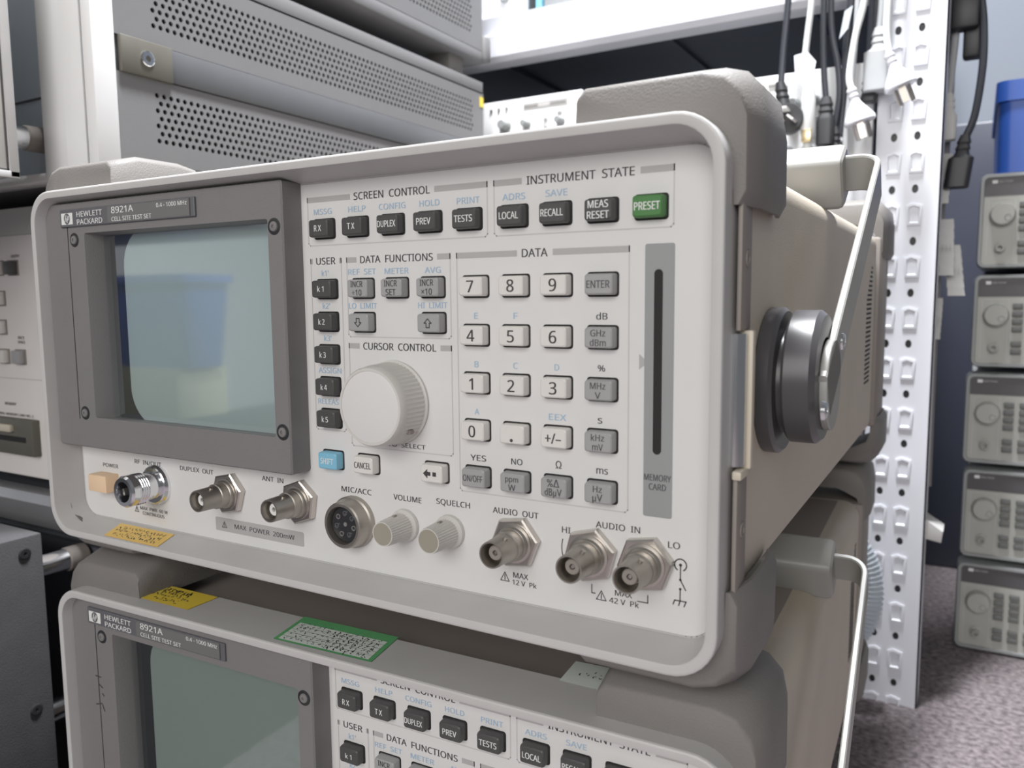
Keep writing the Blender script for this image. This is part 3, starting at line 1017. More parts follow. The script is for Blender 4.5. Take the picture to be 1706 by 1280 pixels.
def cabinet_unit(z0, z1, label):
    org = (-.72, .30, z0)
    t = thing('rack_instrument', label, 'instrument', org, 'perforated instruments in the left stack')
    zc = (z0 + z1) / 2
    yb = .5385
    b = MB()
    perforate(b, SX, .0765, yb, z0 + .012, zc - .0118, .104, .518, zc - .0555, 7, 'perf')
    perforate(b, SX, .0765, yb, zc + .0118, z1 - .012, .104, .518, zc + .0220, 7, 'perf')
    b.done('side_panel', org, t, flat=True)
    b = MB()
    b.box(-.95, SX - .0055, .0765, yb - .002, z0 + .002, z1 - .002, 'black')
    for ya, yc in ((.205, .325), (.400, .520)):
        b.box(SX - .0060, SX - .0050, ya, yc, z0 + .014, z1 - .016, 'strap')
    b.box(-.952, SX, .0765, yb, z0, z0 + .012, 'perf', .001)
    b.box(-.952, SX, .0765, yb, z1 - .0145, z1, 'perf', .001)
    b.done('chassis', org, t)
    b = MB()
    b.box(SX - .003, SX - .0015, .0775, yb - .003, zc - .0118, zc + .0118, 'strap')
    b.box(SX - .002, SX + .0016, .118, yb - .02, zc - .0112, zc + .0112, 'strap', .0008)
    st = b.done('side_strap', org, t)
    b = MB()
    b.box(SX - .002, SX + .0030, .0790, .1190, zc - .0122, zc + .0122, 'bracket', .001)
    b.lathe((SX + .0030, .0985, zc), [(-.001, .0052), (.0008, .0052), (.0012, .0044), (.0012, .0020), (-.0005, .0018), (-.0005, 0)], 'chrome', axis='x', n=20)
    b.done('strap_bracket', org, st)
    b = MB()
    b.box(-.5100, SX + .0005, .060, .0765, z0, z1, 'frame', .001)
    b.box(-.5600, -.5108, .060, .0765, z0, z1, 'frame', .001)
    b.box(-.5325, -.5108, .0594, .0620, z0, z1, 'frame')
    b.box(-.96, -.560, .060, .0765, z0, z0 + .006, 'frame', .001)
    b.done('front_frame', org, t)
    b = MB()
    b.box(-.95, -.5585, .070, .0790, z0 + .006, z1, 'bluepanel')
    b.box(-.95, -.5600, .0694, .0705, zc - .0225, zc - .0210, 'slatebox')
    b.done('front_panel', org, t)
    for yy in (.12, .50):
        for xx in (-.92, -.525):
            b = MB()
            b.box(xx - .015, xx + .015, yy - .014, yy + .014, z0 - .0222 if z0 > .2 else z0 - .0119, z0 + .002, 'bumper', .002)
            b.done('foot', org, t)
    b = MB()
    b.box(-.62, SX + .004, yb, yb + .014, z0 + .001, z0 + .030, 'perf', .004)
    b.done('rear_guard', org, t)
    b = MB()
    b.box(-.95, -.85, yb, yb + .014, z0 + .001, z0 + .030, 'perf', .004)
    b.done('rear_guard', org, t)
    return t


ra = cabinet_unit(.0830, .2457, 'grey instrument with perforated side and side strap, white front frame, on cream keypad instrument')
rb = cabinet_unit(.2680, .4300, 'grey perforated instrument cut by top of photo, stacked on strapped one')
mb = MB()
mb.box(SX - .0004, SX + .0006, .5310, .5380, .2175, .2285, 'yellow')
mb.done('sticker', (-.72, .30, .0830), ra, flat=True)['label'] = 'small yellow sticker at rear corner'

# cream instrument with keypad
org = (-.72, .30, -.1370)
t = thing('signal_generator', 'cream instrument with keypad and card slot, behind left edge of front test set', 'instrument', org)
mb = MB()
mb.box(-.95, SX, .078, .5385, -.1370, .0710, 'perf', .002)
mb.done('case', org, t)
mb = MB()
mb.box(-.95, SX, .0720, .0790, -.1350, .0700, 'pinkcream', .0015)
mb.rect(-.94, -.505, .0500, .0690, 'inkl', .0718)
mb.rect(-.94, -.505, .0495, .0503, 'inkg', .0717)
mb.rect(-.94, -.505, -.0588, -.0581, 'inkl', .0717)
mb.text('ENTRY', -.6265, .0345, .0022, 'ink', .0110, y=.0717)
mb.text('BACK', -.6265, -.0268, .0022, 'ink', .0080, y=.0717)
mb.text('SPACE', -.6265, -.0302, .0022, 'ink', .0100, y=.0717)
mb.text('MEMORY', -.6480, -.0786, .0022, 'ink', .0155, y=.0717)
mb.text('EXTERNAL MEMORY CARD NO. 2', -.6460, -.0868, .0020, 'ink', .0560, y=.0717)
mb.done('front_panel', org, t, flat=True)
for x, z, m_, tx in ((-.6300, .0258, 'dkey', ''), (-.6500, .0260, 'wkey', '9'), (-.6505, .0030, 'wkey', '6'), (-.6515, -.0190, 'wkey', '3'), (-.6505, -.0416, 'wkey', '-'), (-.6285, -.0416, 'gkey', ''),
                     (-.6700, .0260, 'wkey', '8'), (-.6700, .0030, 'wkey', '5'), (-.6700, -.0190, 'wkey', '2'), (-.6700, -.0416, 'wkey', '.')):
    mb = MB()
    mb.box(x - .0068, x + .0068, .0712, .0725, z - .0058, z + .0058, 'column')
    mb.box(x - .0058, x + .0058, .0670, .0720, z - .0050, z + .0050, m_, .0008)
    if tx:
        mb.text(tx, x, z, .0045, 'ink', y=.0669)
    mb.done('key', org, t)
mb = MB()
mb.box(-.690, -.6105, .0660, .0725, -.1170, -.0890, 'bracket', .001)
mb.box(-.690, -.6200, .0655, .0700, -.1065, -.1025, 'well')
mb.box(-.690, -.6350, .0625, .0662, -.0990, -.0935, 'latch', .0008)
mb.done('card_slot', org, t)
for yy in (.12, .50):
    for xx in (-.92, -.525):
        mb = MB()
        mb.box(xx - .015, xx + .015, yy - .014, yy + .014, -.1430, -.1365, 'bumper')
        mb.done('foot', org, t)

# slate unit at the bottom with a silver bar
org = (-.72, .30, FZ)
t = thing('rack_instrument', 'dark slate instrument with silver top rail at bottom of left stack', 'instrument', org)
mb = MB()
mb.box(-.95, SX, .074, .5385, FZ + .012, -.1445, 'slatebox', .002)
mb.done('case', org, t)
mb = MB()
pf = [(.076, -.1430), (.064, -.1440), (.060, -.1500), (.060, -.1580), (.0625, -.1680), (.068, -.1720), (.076, -.1725)]
mb.prism(pf, -.95, SX, 'silver', axis='x', bev=.0005, seg=1)
mb.done('top_rail', org, t)
mb = MB()
mb.box(-.95, SX - .004, .0690, .0745, FZ + .014, -.1780, 'slatebox')
mb.done('front_panel', org, t)
for yy in (.12, .50):
    for xx in (-.92, -.525):
        mb = MB()
        mb.box(xx - .015, xx + .015, yy - .014, yy + .014, FZ, FZ + .013, 'bumper')
        mb.done('foot', org, t)


# boxes that come towards the camera at the left edge
def near_box(name, label, x1, z0, z1, m, posts, rim):
    org = (-.78, -.16, z0)
    t = thing(name, label, 'instrument', org)
    b = MB()
    b.box(-1.02 if rim else -.90, x1, -.36 if rim else -.90, .030, z0, z1, m, .0012)
    b.done('case', org, t)
    if rim:
        b = MB()
        xx = x1 + .0001
        for a, c_ in ((-.36, .030),):
            b.box(x1 - .002, x1 + .0016, .0255, .0315, z0 - .001, z1, 'rim', .0005)
            b.box(x1 - .002, x1 + .0016, -.36, .0315, z0 - .0015, z0 + .003, 'rim', .0005)
            b.box(x1 - .001, x1 + .0004, .0244, .0256, z0 + .003, z1, 'ink')
            b.box(x1 - .001, x1 + .0004, -.36, .0256, z0 + .003, z0 + .0042, 'ink')
        b.done('edge_trim', org, t)
    else:
        for yz in ((.018, z0 + (z1 - z0) * .955), (.018, z0 + (z1 - z0) * .52)):
            b = MB()
            b.lathe((x1, yz[0], yz[1]), [(-.0005, .0040), (.0006, .0040), (.0010, .0032), (.0010, .0012), (-.0003, .0010), (-.0003, 0)], 'black', axis='x', n=18)
            b.done('screw', org, t)
    for px, pz in posts:
        b = MB()
        b.lathe((px, 0, pz), [(.028, .0078), (.058, .0078)], 'chrome', n=32)
        o = b.done('rear_foot', org, t)
        b = MB()
        b.lathe((px, 0, pz), [(.052, .0078), (.053, .0086), (.0660, .0086), (.0672, .0078), (.0672, 0)], 'column', n=32)
        b.done('foot_cap', org, o)
    return t


near_box('bench_instrument', 'cream sided instrument cut by left edge of photo, above keypad instrument', -.5415, .0810, .40, 'creambox', ((-.5695, .1120), (-.90, .1120)), True)
near_box('bench_instrument', 'dark grey box with screws on its side, at bottom left', -.5432, FZ, -.1560, 'darkbox', ((-.5560, -.1835), (-.5560, -.2900), (-.88, -.1835)), False)
# shelf that carries the cream sided box
t = thing('side_shelf', 'metal shelf under cream sided instrument at left edge', 'shelf', (-.85, -.16, FZ))
mb = MB()
mb.box(-1.10, -.565, -.35, .020, .066, .0795, 'silver', .001)
mb.done('shelf_board', (-.85, -.16, FZ), t)
for xx in (-1.095, -1.045):
    for yy in (-.35, .0):
        mb = MB()
        mb.box(xx - .010, xx + .010, yy, yy + .02, FZ, .066, 'silver')
        mb.done('leg', (-.85, -.16, FZ), t)

# things behind the camera that the screen mirrors
org = (-1.20, -.59, FZ)
mb = MB()
mb.box(-1.34, -1.060, -.64, -.545, FZ, -.105, 'carton', .002)
tag(mb.done('carton', org), 'pale carton mirrored in the lower part of the upper screen', 'box')
mb = MB()
lpz = [[(u, v, z) for u, v in rrect(-1.38 + i, -1.035 - i, -.64 + i, -.54 - i, .015, 4)] for z, i in ((-.105, .012), (.028, .002), (.028, -.004), (.040, -.004), (.040, .004), (-.09, .014))]
mb.loft(lpz, 'bin', (True, True))
tag(mb.done('storage_bin', (-1.20, -.59, -.105)), 'blue bin mirrored in the screen of the upper test set', 'bin')

# ------------------------------------------------------------------ white slotted rack
RY = .580
org = (-.55, .80, FZ)
rk = thing('storage_rack', 'white slotted steel rack with two shelves behind the test sets', 'rack', org)


def upright(name, x0, x1, y0, face):
    b = MB()
    W_ = x1 - x0
    k = b.mi('white')
    zt = .62
    pz = .0484
    xm = (x0 + x1) / 2
    hx = (x0 + W_ * .29, x0 + W_ * .63)
    nrow = int((zt - FZ) / pz) + 1
    zbase = .2432 - pz * 13
    b.box(x0, x1, y0 + .0025, y0 + .0035, FZ, zt, 'black')
    r = .0036
    th = .0020
    z = FZ
    # faces: columns split at hole cells
    xs_ = [x0, hx[0] - .006, hx[0] + .006, hx[1] - .006, hx[1] + .006, x1]
    zz = FZ
    for i in range(nrow):
        hz = zbase + i * pz
        za, zb = hz - .006, hz + .006
        if za < FZ + .002 or zb > zt:
            continue
        b.face([(x0, y0, zz), (x1, y0, zz), (x1, y0, za), (x0, y0, za)], 'white')
        for j in range(5):
            xa, xb = xs_[j], xs_[j + 1]
            if j in (0, 2, 4):
                b.face([(xa, y0, za), (xb, y0, za), (xb, y0, zb), (xa, y0, zb)], 'white')
            else:
                cx = (xa + xb) / 2
                o_, i_, d_ = [], [], []
                for q in range(16):
                    a = R(22.5 * q)
                    ca, sa = math.cos(a), math.sin(a)
                    m_ = max(abs(ca), abs(sa))
                    o_.append(b.bm.verts.new((cx + ca / m_ * .006, y0, hz + sa / m_ * .006)))
                    i_.append(b.bm.verts.new((cx + r * .78 * ca, y0, hz + r * 1.12 * sa)))
                    d_.append(b.bm.verts.new((cx + r * .78 * ca, y0 + th, hz + r * 1.12 * sa)))
                for q in range(16):
                    s_ = (q + 1) % 16
                    b.bm.faces.new((o_[q], o_[s_], i_[s_], i_[q])).material_index = k
                    b.bm.faces.new((i_[q], i_[s_], d_[s_], d_[q])).material_index = k
        zz = zb
        # pressed shelf-hook tabs under each hole
        for cx, fl in ((hx[0], -1), (hx[1], 1)):
            zc = hz - .0235
            hh, ww = .0105, .0072
            prof = [(cx - ww * .95, zc + hh * .75), (cx - ww * .2 * fl, zc + hh), (cx + ww * .95, zc + hh * .75), (cx + ww * .8, zc - hh), (cx - ww * .8, zc - hh)]
            L0 = [(u, y0 + .0004, v) for u, v in prof]
            L1 = [(u, y0 - .0016, v) for u, v in prof]
            L2 = [(cx + (u - cx) * .72, y0 - .0020, zc + (v - zc) * .78) for u, v in prof]
            L3 = [(cx + (u - cx) * .55, y0 - .0006, zc + (v - zc) * .66) for u, v in prof]
            b.loft([L0, L1, L2, L3], 'white', (False, True))
    b.face([(x0, y0, zz), (x1, y0, zz), (x1, y0, zt), (x0, y0, zt)], 'white')
    b.box(x1 - .0015, x1, y0, y0 + .040, FZ, zt, 'white')
    b.box(x0, x0 + .0015, y0, y0 + .040, FZ, zt, 'white')
    return b.done(name, org, rk, ang=25)


upright('upright', -.0890, -.0312, RY, 1)
upright('upright', -1.28, -1.222, RY, 1)
for y0 in (1.02,):
    for x0 in (-.150, -1.28):
        mb = MB()
        mb.box(x0, x0 + .058, y0, y0 + .002, FZ, .62, 'white')
        mb.box(x0 + .056, x0 + .058, y0 - .04, y0, FZ, .62, 'white')
        mb.done('upright', org, rk)


def shelf(z0, z1, board):
    b = MB()
    h = z1 - z0
    pf = [(RY + .002, z1), (RY + .002, z0 + h * .62), (RY - .004, z0 + h * .56), (RY - .004, z0 + .0045), (RY + .004, z0), (RY + .030, z0), (RY + .030, z1)]
    b.prism(pf, -1.222, -.089, 'white', axis='x', bev=.0006, seg=1)
    b.done('shelf_beam', org, rk, flat=True)
    b = MB()
    b.box(-1.222, -.089, RY + .026, 1.02, z1 - .030, z1, board)
    for xx in (-1.0, -.78, -.56, -.34, -.18):
        b.box(xx, xx + .02, RY + .03, 1.02, z1 - .034, z1 - .029, board)
    b.done('shelf_board', org, rk)
    b = MB()
    b.box(-1.222, -.089, 1.02, 1.03, z0, z1, 'white')
    b.done('shelf_beam', org, rk)


shelf(.2800, .3320, 'slate')
shelf(.0760, .1280, 'slate')
shelf(-.380, -.330, 'slate')
mb = MB()
mb.tube([(-1.24, .553, .400), (-.02, .553, .400)], .004, 'silver', 10)
for xx in (-1.23, -.075):
    mb.box(xx - .004, xx + .004, .549, .582, .396, .404, 'silver')
mb.tube([(-.03, .582, .400), (-.02, .60, .400), (-.018, .66, .40), (-.018, .70, .40)], .004, 'silver', 8)
mb.tube([(-.024, .553, .400), (-.02, .575, .400), (-.018, .60, .40)], .004, 'silver', 8)
mb.done('hook_rail', org, rk)


# white instruments on the shelves
def white_unit(label, x0, x1, z0, z1, y0, dep, group=None, details=None):
    org = ((x0 + x1) / 2, y0 + dep / 2, z0)
    t = thing('bench_instrument', label, 'instrument', org, group)
    b = MB()
    b.box(x0 + .003, x1 - .003, y0 + .006, y0 + dep, z0, z1 - .002, 'perf', .002)
    b.done('case', org, t)
    b = MB()
    b.box(x0, x1, y0, y0 + .012, z0, z1, 'whitei', .002)
    f = b.done('front_panel', org, t)
    if details:
        details(org, t, x0, x1, z0, z1, y0)
    return t


def knobs(org, t, specs, y0):
    for x, z, r in specs:
        b = MB()
        b.lathe((x, y0, z), [(.001, r), (-.002, r), (-.003, r * .8), (-.011, r * .72), (-.012, r * .6), (-.012, 0)], 'gsurr', n=24)
        b.done('knob', org, t)


def keyrow(org, t, specs, y0, m='inkg'):
    for x, z, w_, h_ in specs:
        b = MB()
        b.box(x - w_ / 2, x + w_ / 2, y0 - .002, y0 + .001, z - h_ / 2, z + h_ / 2, m, .0004)
        b.done('key', org, t)


def det1(org, t, x0, x1, z0, z1, y0):
    knobs(org, t, ((-0.4979, 0.2057, .0078), (-0.4687, 0.2042, .0055), (-0.4240, 0.2033, .0055), (-0.4979, 0.1653, .008), (-0.4687, 0.1653, .006)), y0)
    keyrow(org, t, ((-0.5174, 0.2261, .004, .0025), (-0.5067, 0.2261, .004, .0025), (-0.4960, 0.2261, .004, .0025), (-0.4435, 0.2076, .005, .004), (-0.4435, 0.1984, .005, .004), (-0.4250, 0.2130, .006, .004)), y0)
    b = MB()
    b.box(-.4726, -.4148, y0 - .001, y0 + .001, .2222, .2285, 'inkl')
    b.box(-.4726, -.4532, y0 - .0018, y0, .2248, .2270, 'inkg')
    b.box(-.4376, -.4167, y0 - .0018, y0, .2248, .2270, 'inkg')
    b.done('display_strip', org, t)


def det2(org, t, x0, x1, z0, z1, y0):
    keyrow(org, t, ((-0.1974, 0.2105, .007, .003), (-0.1867, 0.2110, .007, .003), (-0.1731, 0.2071, .004, .005)), y0)
    knobs(org, t, ((-0.1819, 0.1882, .0075), (-0.1653, 0.1882, .0075), (-0.1459, 0.1906, .006)), y0)


def det3(org, t, x0, x1, z0, z1, y0):
    keyrow(org, t, ((-0.1887, 0.1595, .004, .002), (-0.1459, 0.1556, .006, .003)), y0)
    knobs(org, t, ((-0.1702, 0.1439, .006), (-0.1507, 0.1430, .006), (-0.1216, 0.1434, .0075)), y0)


white_unit('white instrument with small knobs on lower shelf, beside perforated stack', -.69, -.3969, .1285, .2354, .586, .36, None, det1)
white_unit('white instrument on lower shelf under another, behind hanging plugs', -.2072, -.0915, .1285, .1738, .586, .34, None, det3)
white_unit('white instrument stacked on another, behind hanging black plug', -.2072, -.0915, .1743, .2208, .586, .34, None, det2)


def det4(org, t, x0, x1, z0, z1, y0):
    knobs(org, t, ((-.505, .358, .006), (-.55, .358, .006)), y0)


white_unit('white instrument on upper shelf, cut by top of photo', -.70, -.478, .3325, .46, .600, .36, None, det4)
mb = MB()
mb.box(-.465, -.458, .602, .80, .3325, .44, 'blue', .001)
tag(mb.done('folder', (-.4615, .70, .3325)), 'thin blue folder on upper shelf', 'folder')
mb = MB()
mb.box(-.455, -.408, .604, .85, .3325, .44, 'gsurr', .002)
tag(mb.done('box', (-.43, .72, .3325)), 'grey box on upper shelf beside blue folder', 'box')


# ------------------------------------------------------------------ hanging cables
def cable(name, label, pts, r, m, cat='cable', group=None, extra=None):
    org = pts[0]
    t = thing(name, label, cat, org, group)
    # smooth the path
    P = [Vector(p) for p in pts]
    path = []
    for i in range(len(P) - 1):
        p0, p1, p2, p3 = P[max(i - 1, 0)], P[i], P[i + 1], P[min(i + 2, len(P) - 1)]
        for k in range(6):
            u = k / 6
            path.append(.5 * ((2 * p1) + (p2 - p0) * u + (2 * p0 - 5 * p1 + 4 * p2 - p3) * u * u + (3 * p1 - p0 - 3 * p2 + p3) * u ** 3))
    path.append(P[-1])
    b = MB()
    b.tube(path, r, m, 10)
    # loop over the rail
    b.done('cord', org, t)
    if extra:
        extra(org, t, P[-1])
    return t


def flat_plug(m, pin, R_=.0135, tilt=(0.28, .06)):
    """round angled wall plug with a ribbed neck and blades; disc axis points down and to the front."""
    def ex(org, t, e):
        ax = Vector((tilt[0], tilt[1], -1)).normalized()
        u = ax.cross(Vector((0, 1, 0))).normalized()
        v = ax.cross(u)
        def ring(c, rr, n=24, sq=1.0):
            return [tuple(c + rr * (math.cos(2 * math.pi * k / n) * u + sq * math.sin(2 * math.pi * k / n) * v)) for k in range(n)]
        b = MB()
        lps = []
        for i in range(6):
            lps.append(ring(e + ax * (.0025 * i - .001), .0046 if i % 2 else .0038))
        lps += [ring(e + ax * .0140, .0056), ring(e + ax * .0240, R_ * .86), ring(e + ax * .0275, R_), ring(e + ax * .0305, R_ * 1.02), ring(e + ax * .0315, R_ * .95)]
        b.loft(lps, m)
        o = b.done('plug', org, t)
        for k in range(3):
            a = R(90 + 120 * k)
            c = e + ax * .031 + .0062 * (math.cos(a) * u + math.sin(a) * v)
            w_ = (math.cos(a + 1.57) * u + math.sin(a + 1.57) * v) * .0028
            d_ = (math.cos(a) * u + math.sin(a) * v) * .0007
            b = MB()
            b.loft([[tuple(c + q * w_ + s * d_ + ax * h_) for q, s in ((-1, -1), (1, -1), (1, 1), (-1, 1))] for h_ in (-.001, .015)], pin)
            b.done('pin', org, o)
    return ex


def face_plug(m, pin):
    """round plug whose pin face looks at the viewer."""
    def ex(org, t, e):
        b = MB()
        lps = []
        n = 24
        for z, rr in ((.004, .0042), (-.004, .0060), (-.006, .0052), (-.010, .0064), (-.012, .0056), (-.016, .0066), (-.020, .0075)):
            lps.append([(e.x - z * .18 + rr * math.cos(2 * math.pi * k / n), e.y + rr * math.sin(2 * math.pi * k / n), e.z + z) for k in range(n)])
        b.loft(lps, m)
        c = Vector((e.x + .0085, e.y, e.z - .032))
        b.lathe(c, [(.010, 0), (.010, .011), (.003, .0138), (-.008, .0142), (-.010, .0135), (-.010, 0)], m, n=32)
        o = b.done('plug', org, t)
        for k, a in enumerate((95, 215, 335)):
            px, pz = c.x + .0066 * math.cos(R(a)), c.z + .0066 * math.sin(R(a))
            b = MB()
            tw = R((0, 40, -40)[k])
            q = [(math.cos(tw) * .0034 * s1 - math.sin(tw) * .001 * s2, math.sin(tw) * .0034 * s1 + math.cos(tw) * .001 * s2) for s1, s2 in ((-1, -1), (1, -1), (1, 1), (-1, 1))]
            b.prism([(px + i, pz + j) for i, j in q], c.y - .028, c.y - .008, pin)
            b.done('pin', org, o)
    return ex


def iec_plug(m, ln=.045, wd=.020, dp=.016, tilt=0.0):
    """rectangular appliance connector with a ribbed neck, hanging straight down."""
    def ex(org, t, e):
        b = MB()
        lps = []
        for z, rx, ry in ((.004, .0040, .0040), (-.003, .0062, .0055), (-.005, .0052, .0048), (-.009, .0066, .0058), (-.011, .0056, .0050), (-.015, .0070, .0062), (-.018, wd / 2, dp / 2), (-ln, wd / 2, dp / 2), (-ln - .001, wd / 2 - .001, dp / 2 - .001)):
            lps.append([(e.x + tilt * z + u, e.y + v, e.z + z) for u, v in rrect(-rx, rx, -ry, ry, min(rx, ry) * .6, 4)])
        b.loft(lps, m)
        b.done('plug', org, t)
    return ex


def adaptor(m, w_, h_, d_):
    def ex(org, t, e):
        b = MB()
        b.box(e.x - w_ / 2, e.x + w_ / 2, e.y - d_ / 2, e.y + d_ / 2, e.z - h_, e.z + .002, m, .003)
        b.done('plug', org, t)
    return ex


YC = .553
top = .402
G1 = 'power cables hanging in front of the rack'
cable('power_cable', 'black cable with round three-pin plug, leftmost hanging before the rack', [(-.164, YC, top), (-.1660, YC, .29), (-.1690, YC - .004, .230), (-.1695, YC - .008, .1985)], .0030, 'cordb', group=G1, extra=face_plug('black', 'ptfe'))


def tagged(org, t, e):
    b = MB()
    b.prism([(e.x - .008, e.z + .012), (e.x + .004, e.z + .014), (e.x + .012, e.z + .004), (e.x + .008, e.z - .020), (e.x - .006, e.z - .012)], e.y - .005, e.y - .0045, 'white')
    b.done('tag', org, t)
    b = MB()
    b.lathe((e.x + .006, e.y - .003, e.z), [(-.075, 0), (-.075, .0035), (-.066, .0045), (-.060, .007), (-.030, .0065), (-.018, .005), (-.010, .003)], 'cordw', axis='z', n=20)
    o = b.done('plug', org, t)
    b = MB()
    b.box(e.x + .0015, e.x + .0105, e.y - .011, e.y - .008, e.z - .070, e.z - .058, 'brass', .001)
    b.done('pin', org, o)


cable('power_cable', 'white cable with white paper tag, beside black three-pin plug', [(-.1420, YC, top), (-.1435, YC - .004, .29), (-.1475, YC - .004, .240), (-.1500, YC - .004, .2130)], .0030, 'cordw', group=G1, extra=tagged)
cable('power_cable', 'thin black cable hanging to the handle, with moulded plug', [(-.1330, YC, top), (-.1345, YC + .002, .28), (-.1335, YC + .004, .220), (-.1300, YC + .004, .182)], .0028, 'cordb', group=G1, extra=iec_plug('black', .040, .016, .014))
cable('power_cable', 'black cable doubled beside thin black one, bowed to the right', [(-.1280, YC + .004, top), (-.1290, YC + .008, .265), (-.1215, YC + .010, .215), (-.1195, YC + .010, .185), (-.1235, YC + .010, .155)], .0028, 'cordb', group=G1, extra=iec_plug('black', .030, .016, .014))
cable('power_cable', 'black cable with silver blue tie, hanging behind white plug', [(-.1090, YC + .012, top), (-.1120, YC + .014, .28), (-.1145, YC + .014, .245), (-.1155, YC + .014, .205), (-.1180, YC + .014, .150)], .0036, 'cordb', group=G1,
      extra=lambda org, t, e: (lambda b: (b.prism([(-.1165, .262), (-.1095, .266), (-.1130, .246), (-.1205, .2375)], YC + .005, YC + .0055, 'spring'), b.done('cable_tie', org, t)))(MB()))
cable('power_cable', 'white cable with cone plug, hanging left of the slotted upright', [(-.0960, YC - .004, top), (-.0975, YC - .004, .28), (-.1050, YC - .006, .235), (-.1085, YC - .010, .200), (-.1060, YC - .012, .1865)], .0030, 'cordw', group=G1, extra=flat_plug('white', 'nickel'))
cable('power_cable', 'white cable with cone plug, hanging over the slotted upright', [(-.0770, YC - .006, top), (-.0785, YC - .006, .28), (-.0790, YC - .008, .235), (-.0760, YC - .010, .2130)], .0030, 'cordw', group=G1, extra=flat_plug('white', 'nickeld', tilt=(.38, .05)))
cable('power_cable', 'grey cable with square grey connector, between two white cone plugs', [(-.0840, YC + .012, top), (-.0850, YC + .012, .27), (-.0870, YC + .012, .240)], .0036, 'greyplug', group=G1, extra=iec_plug('greyplug', .052, .024, .018))
cable('power_cable', 'thick black cable behind grey connector', [(-.0900, YC + .018, top), (-.0910, YC + .018, .28), (-.0925, YC + .018, .215), (-.0945, YC + .018, .200)], .0062, 'cordb', group=G1, extra=iec_plug('black', .02, .015, .013))
cable('power_cable', 'thin grey white cable hanging down to the carrying handle', [(-.1040, YC + .010, top), (-.1060, YC + .008, .26), (-.1085, YC + .006, .200), (-.1115, YC + .004, .150), (-.1110, YC + .004, .120)], .0026, 'greyplug', group=G1)

G2 = 'cables hanging at the right of the upright'
yr = .640
cable('power_cable', 'long black cable with moulded connector, rightmost of the hanging cables', [(-.0100, yr, top), (-.0085, yr, .30), (-.0040, yr, .255), (-.0030, yr - .005, .215), (-.0075, yr - .005, .170), (-.0150, yr - .005, .1480)], .0036, 'cordb', group=G2, extra=iec_plug('black', .045, .022, .018, tilt=.12))
cable('power_cable', 'black adaptor plug at top, beside the upright', [(-.0195, yr, top), (-.0195, yr, .30), (-.0200, yr, .285)], .0030, 'cordb', group=G2, extra=adaptor('black', .024, .034, .020))
cable('power_cable', 'black tapered adaptor plug hanging against the grey wall', [(-.0130, yr + .01, top), (-.0125, yr + .01, .30), (-.0120, yr + .01, .262)], .0032, 'cordb', group=G2, extra=adaptor('black', .017, .036, .018))
cable('power_cable', 'grey white cable with pale rectangular connector beside the upright', [(-.0260, yr + .006, top), (-.0262, yr + .006, .28), (-.0290, yr + .004, .215), (-.0310, yr + .002, .190)], .0034, 'greyplug', group=G2, extra=iec_plug('tag', .040, .017, .014))
cable('power_cable', 'brown grey cable behind pale connector beside the upright', [(-.0300, yr + .02, top), (-.0305, yr + .02, .20), (-.0330, yr + .02, .10), (-.0345, yr + .02, -.05), (-.0340, yr + .02, -.20)], .0042, 'bezel', group=G2)


# paper tags hanging under the pale connector
def strip(label, x, z1, z0, wd, lean, y):
    org = (x, y, z1)
    b = MB()
    n = 6
    for side in (0, 1):
        L = []
        for i in range(n + 1):
            u = i / n
            xx = x + lean * u
            yy = y + .004 * math.sin(u * 5) + side * .0006
            zz = z1 + (z0 - z1) * u
            L.append((xx, yy, zz))
        for p, q in zip(L, L[1:]):
            k = wd / 2
            b.face([(p[0] - k, p[1], p[2]), (p[0] + k, p[1], p[2]), (q[0] + k * 1.1, q[1], q[2]), (q[0] - k * 1.1, q[1], q[2])], 'tag')
    b.text('|||', (x + lean * .5), (z1 + z0) / 2, .004, 'inkg', wd * .6, y=y - .0045)
    return tag(b.done('paper_tag', org, flat=True), label, 'tag', 'paper tags hanging beside the upright')


strip('paper tag hanging just below pale connector beside the upright', -.0300, .136, .088, .011, -.002, yr - .004)
strip('crumpled paper tag halfway down beside the upright', -.0270, .073, .018, .012, .002, yr - .004)
strip('wide slanted paper tag lowest beside the upright', -.0215, .048, -.002, .014, .006, yr + .004)
strip('narrow paper tag against the upright above its middle', -.0315, -.004, -.045, .009, -.001, yr - .004)

# white clip sticking out of the upright, ribbed hose and red brown part behind the stack
mb = MB()
mb.prism([(-.0360, -.2130), (-.0300, -.2180), (-.0155, -.2270), (-.0170, -.2390), (-.0350, -.2360)], yr - .055, yr - .025, 'rim', bev=.001)
tag(mb.done('clip', (-.026, yr - .04, -.226)), 'white plastic clip sticking out right of the upright', 'clip')
mb = MB()
pts = []
for i in range(60):
    a = R(62 - 124 * i / 59)
    pts.append((-.1140 + .040 * math.cos(a), .548, -.287 + .060 * math.sin(a)))
mb.tube(pts, .012, 'spring', 14, radii=[.0125 if i % 2 else .0100 for i in range(60)])
tag(mb.done('ribbed_hose', (-.09, .548, -.30)), 'pale blue grey ribbed hose behind the lower handle', 'hose')

# ------------------------------------------------------------------ right: cabinet, small instruments, bin
mb = MB()
mb.box(-.075, .60, 1.06, 1.28, FZ, .240, 'navy', .004)
tag(mb.done('cabinet', (.28, 1.17, FZ)), 'dark slate cabinet behind the stack of small instruments', 'cabinet')

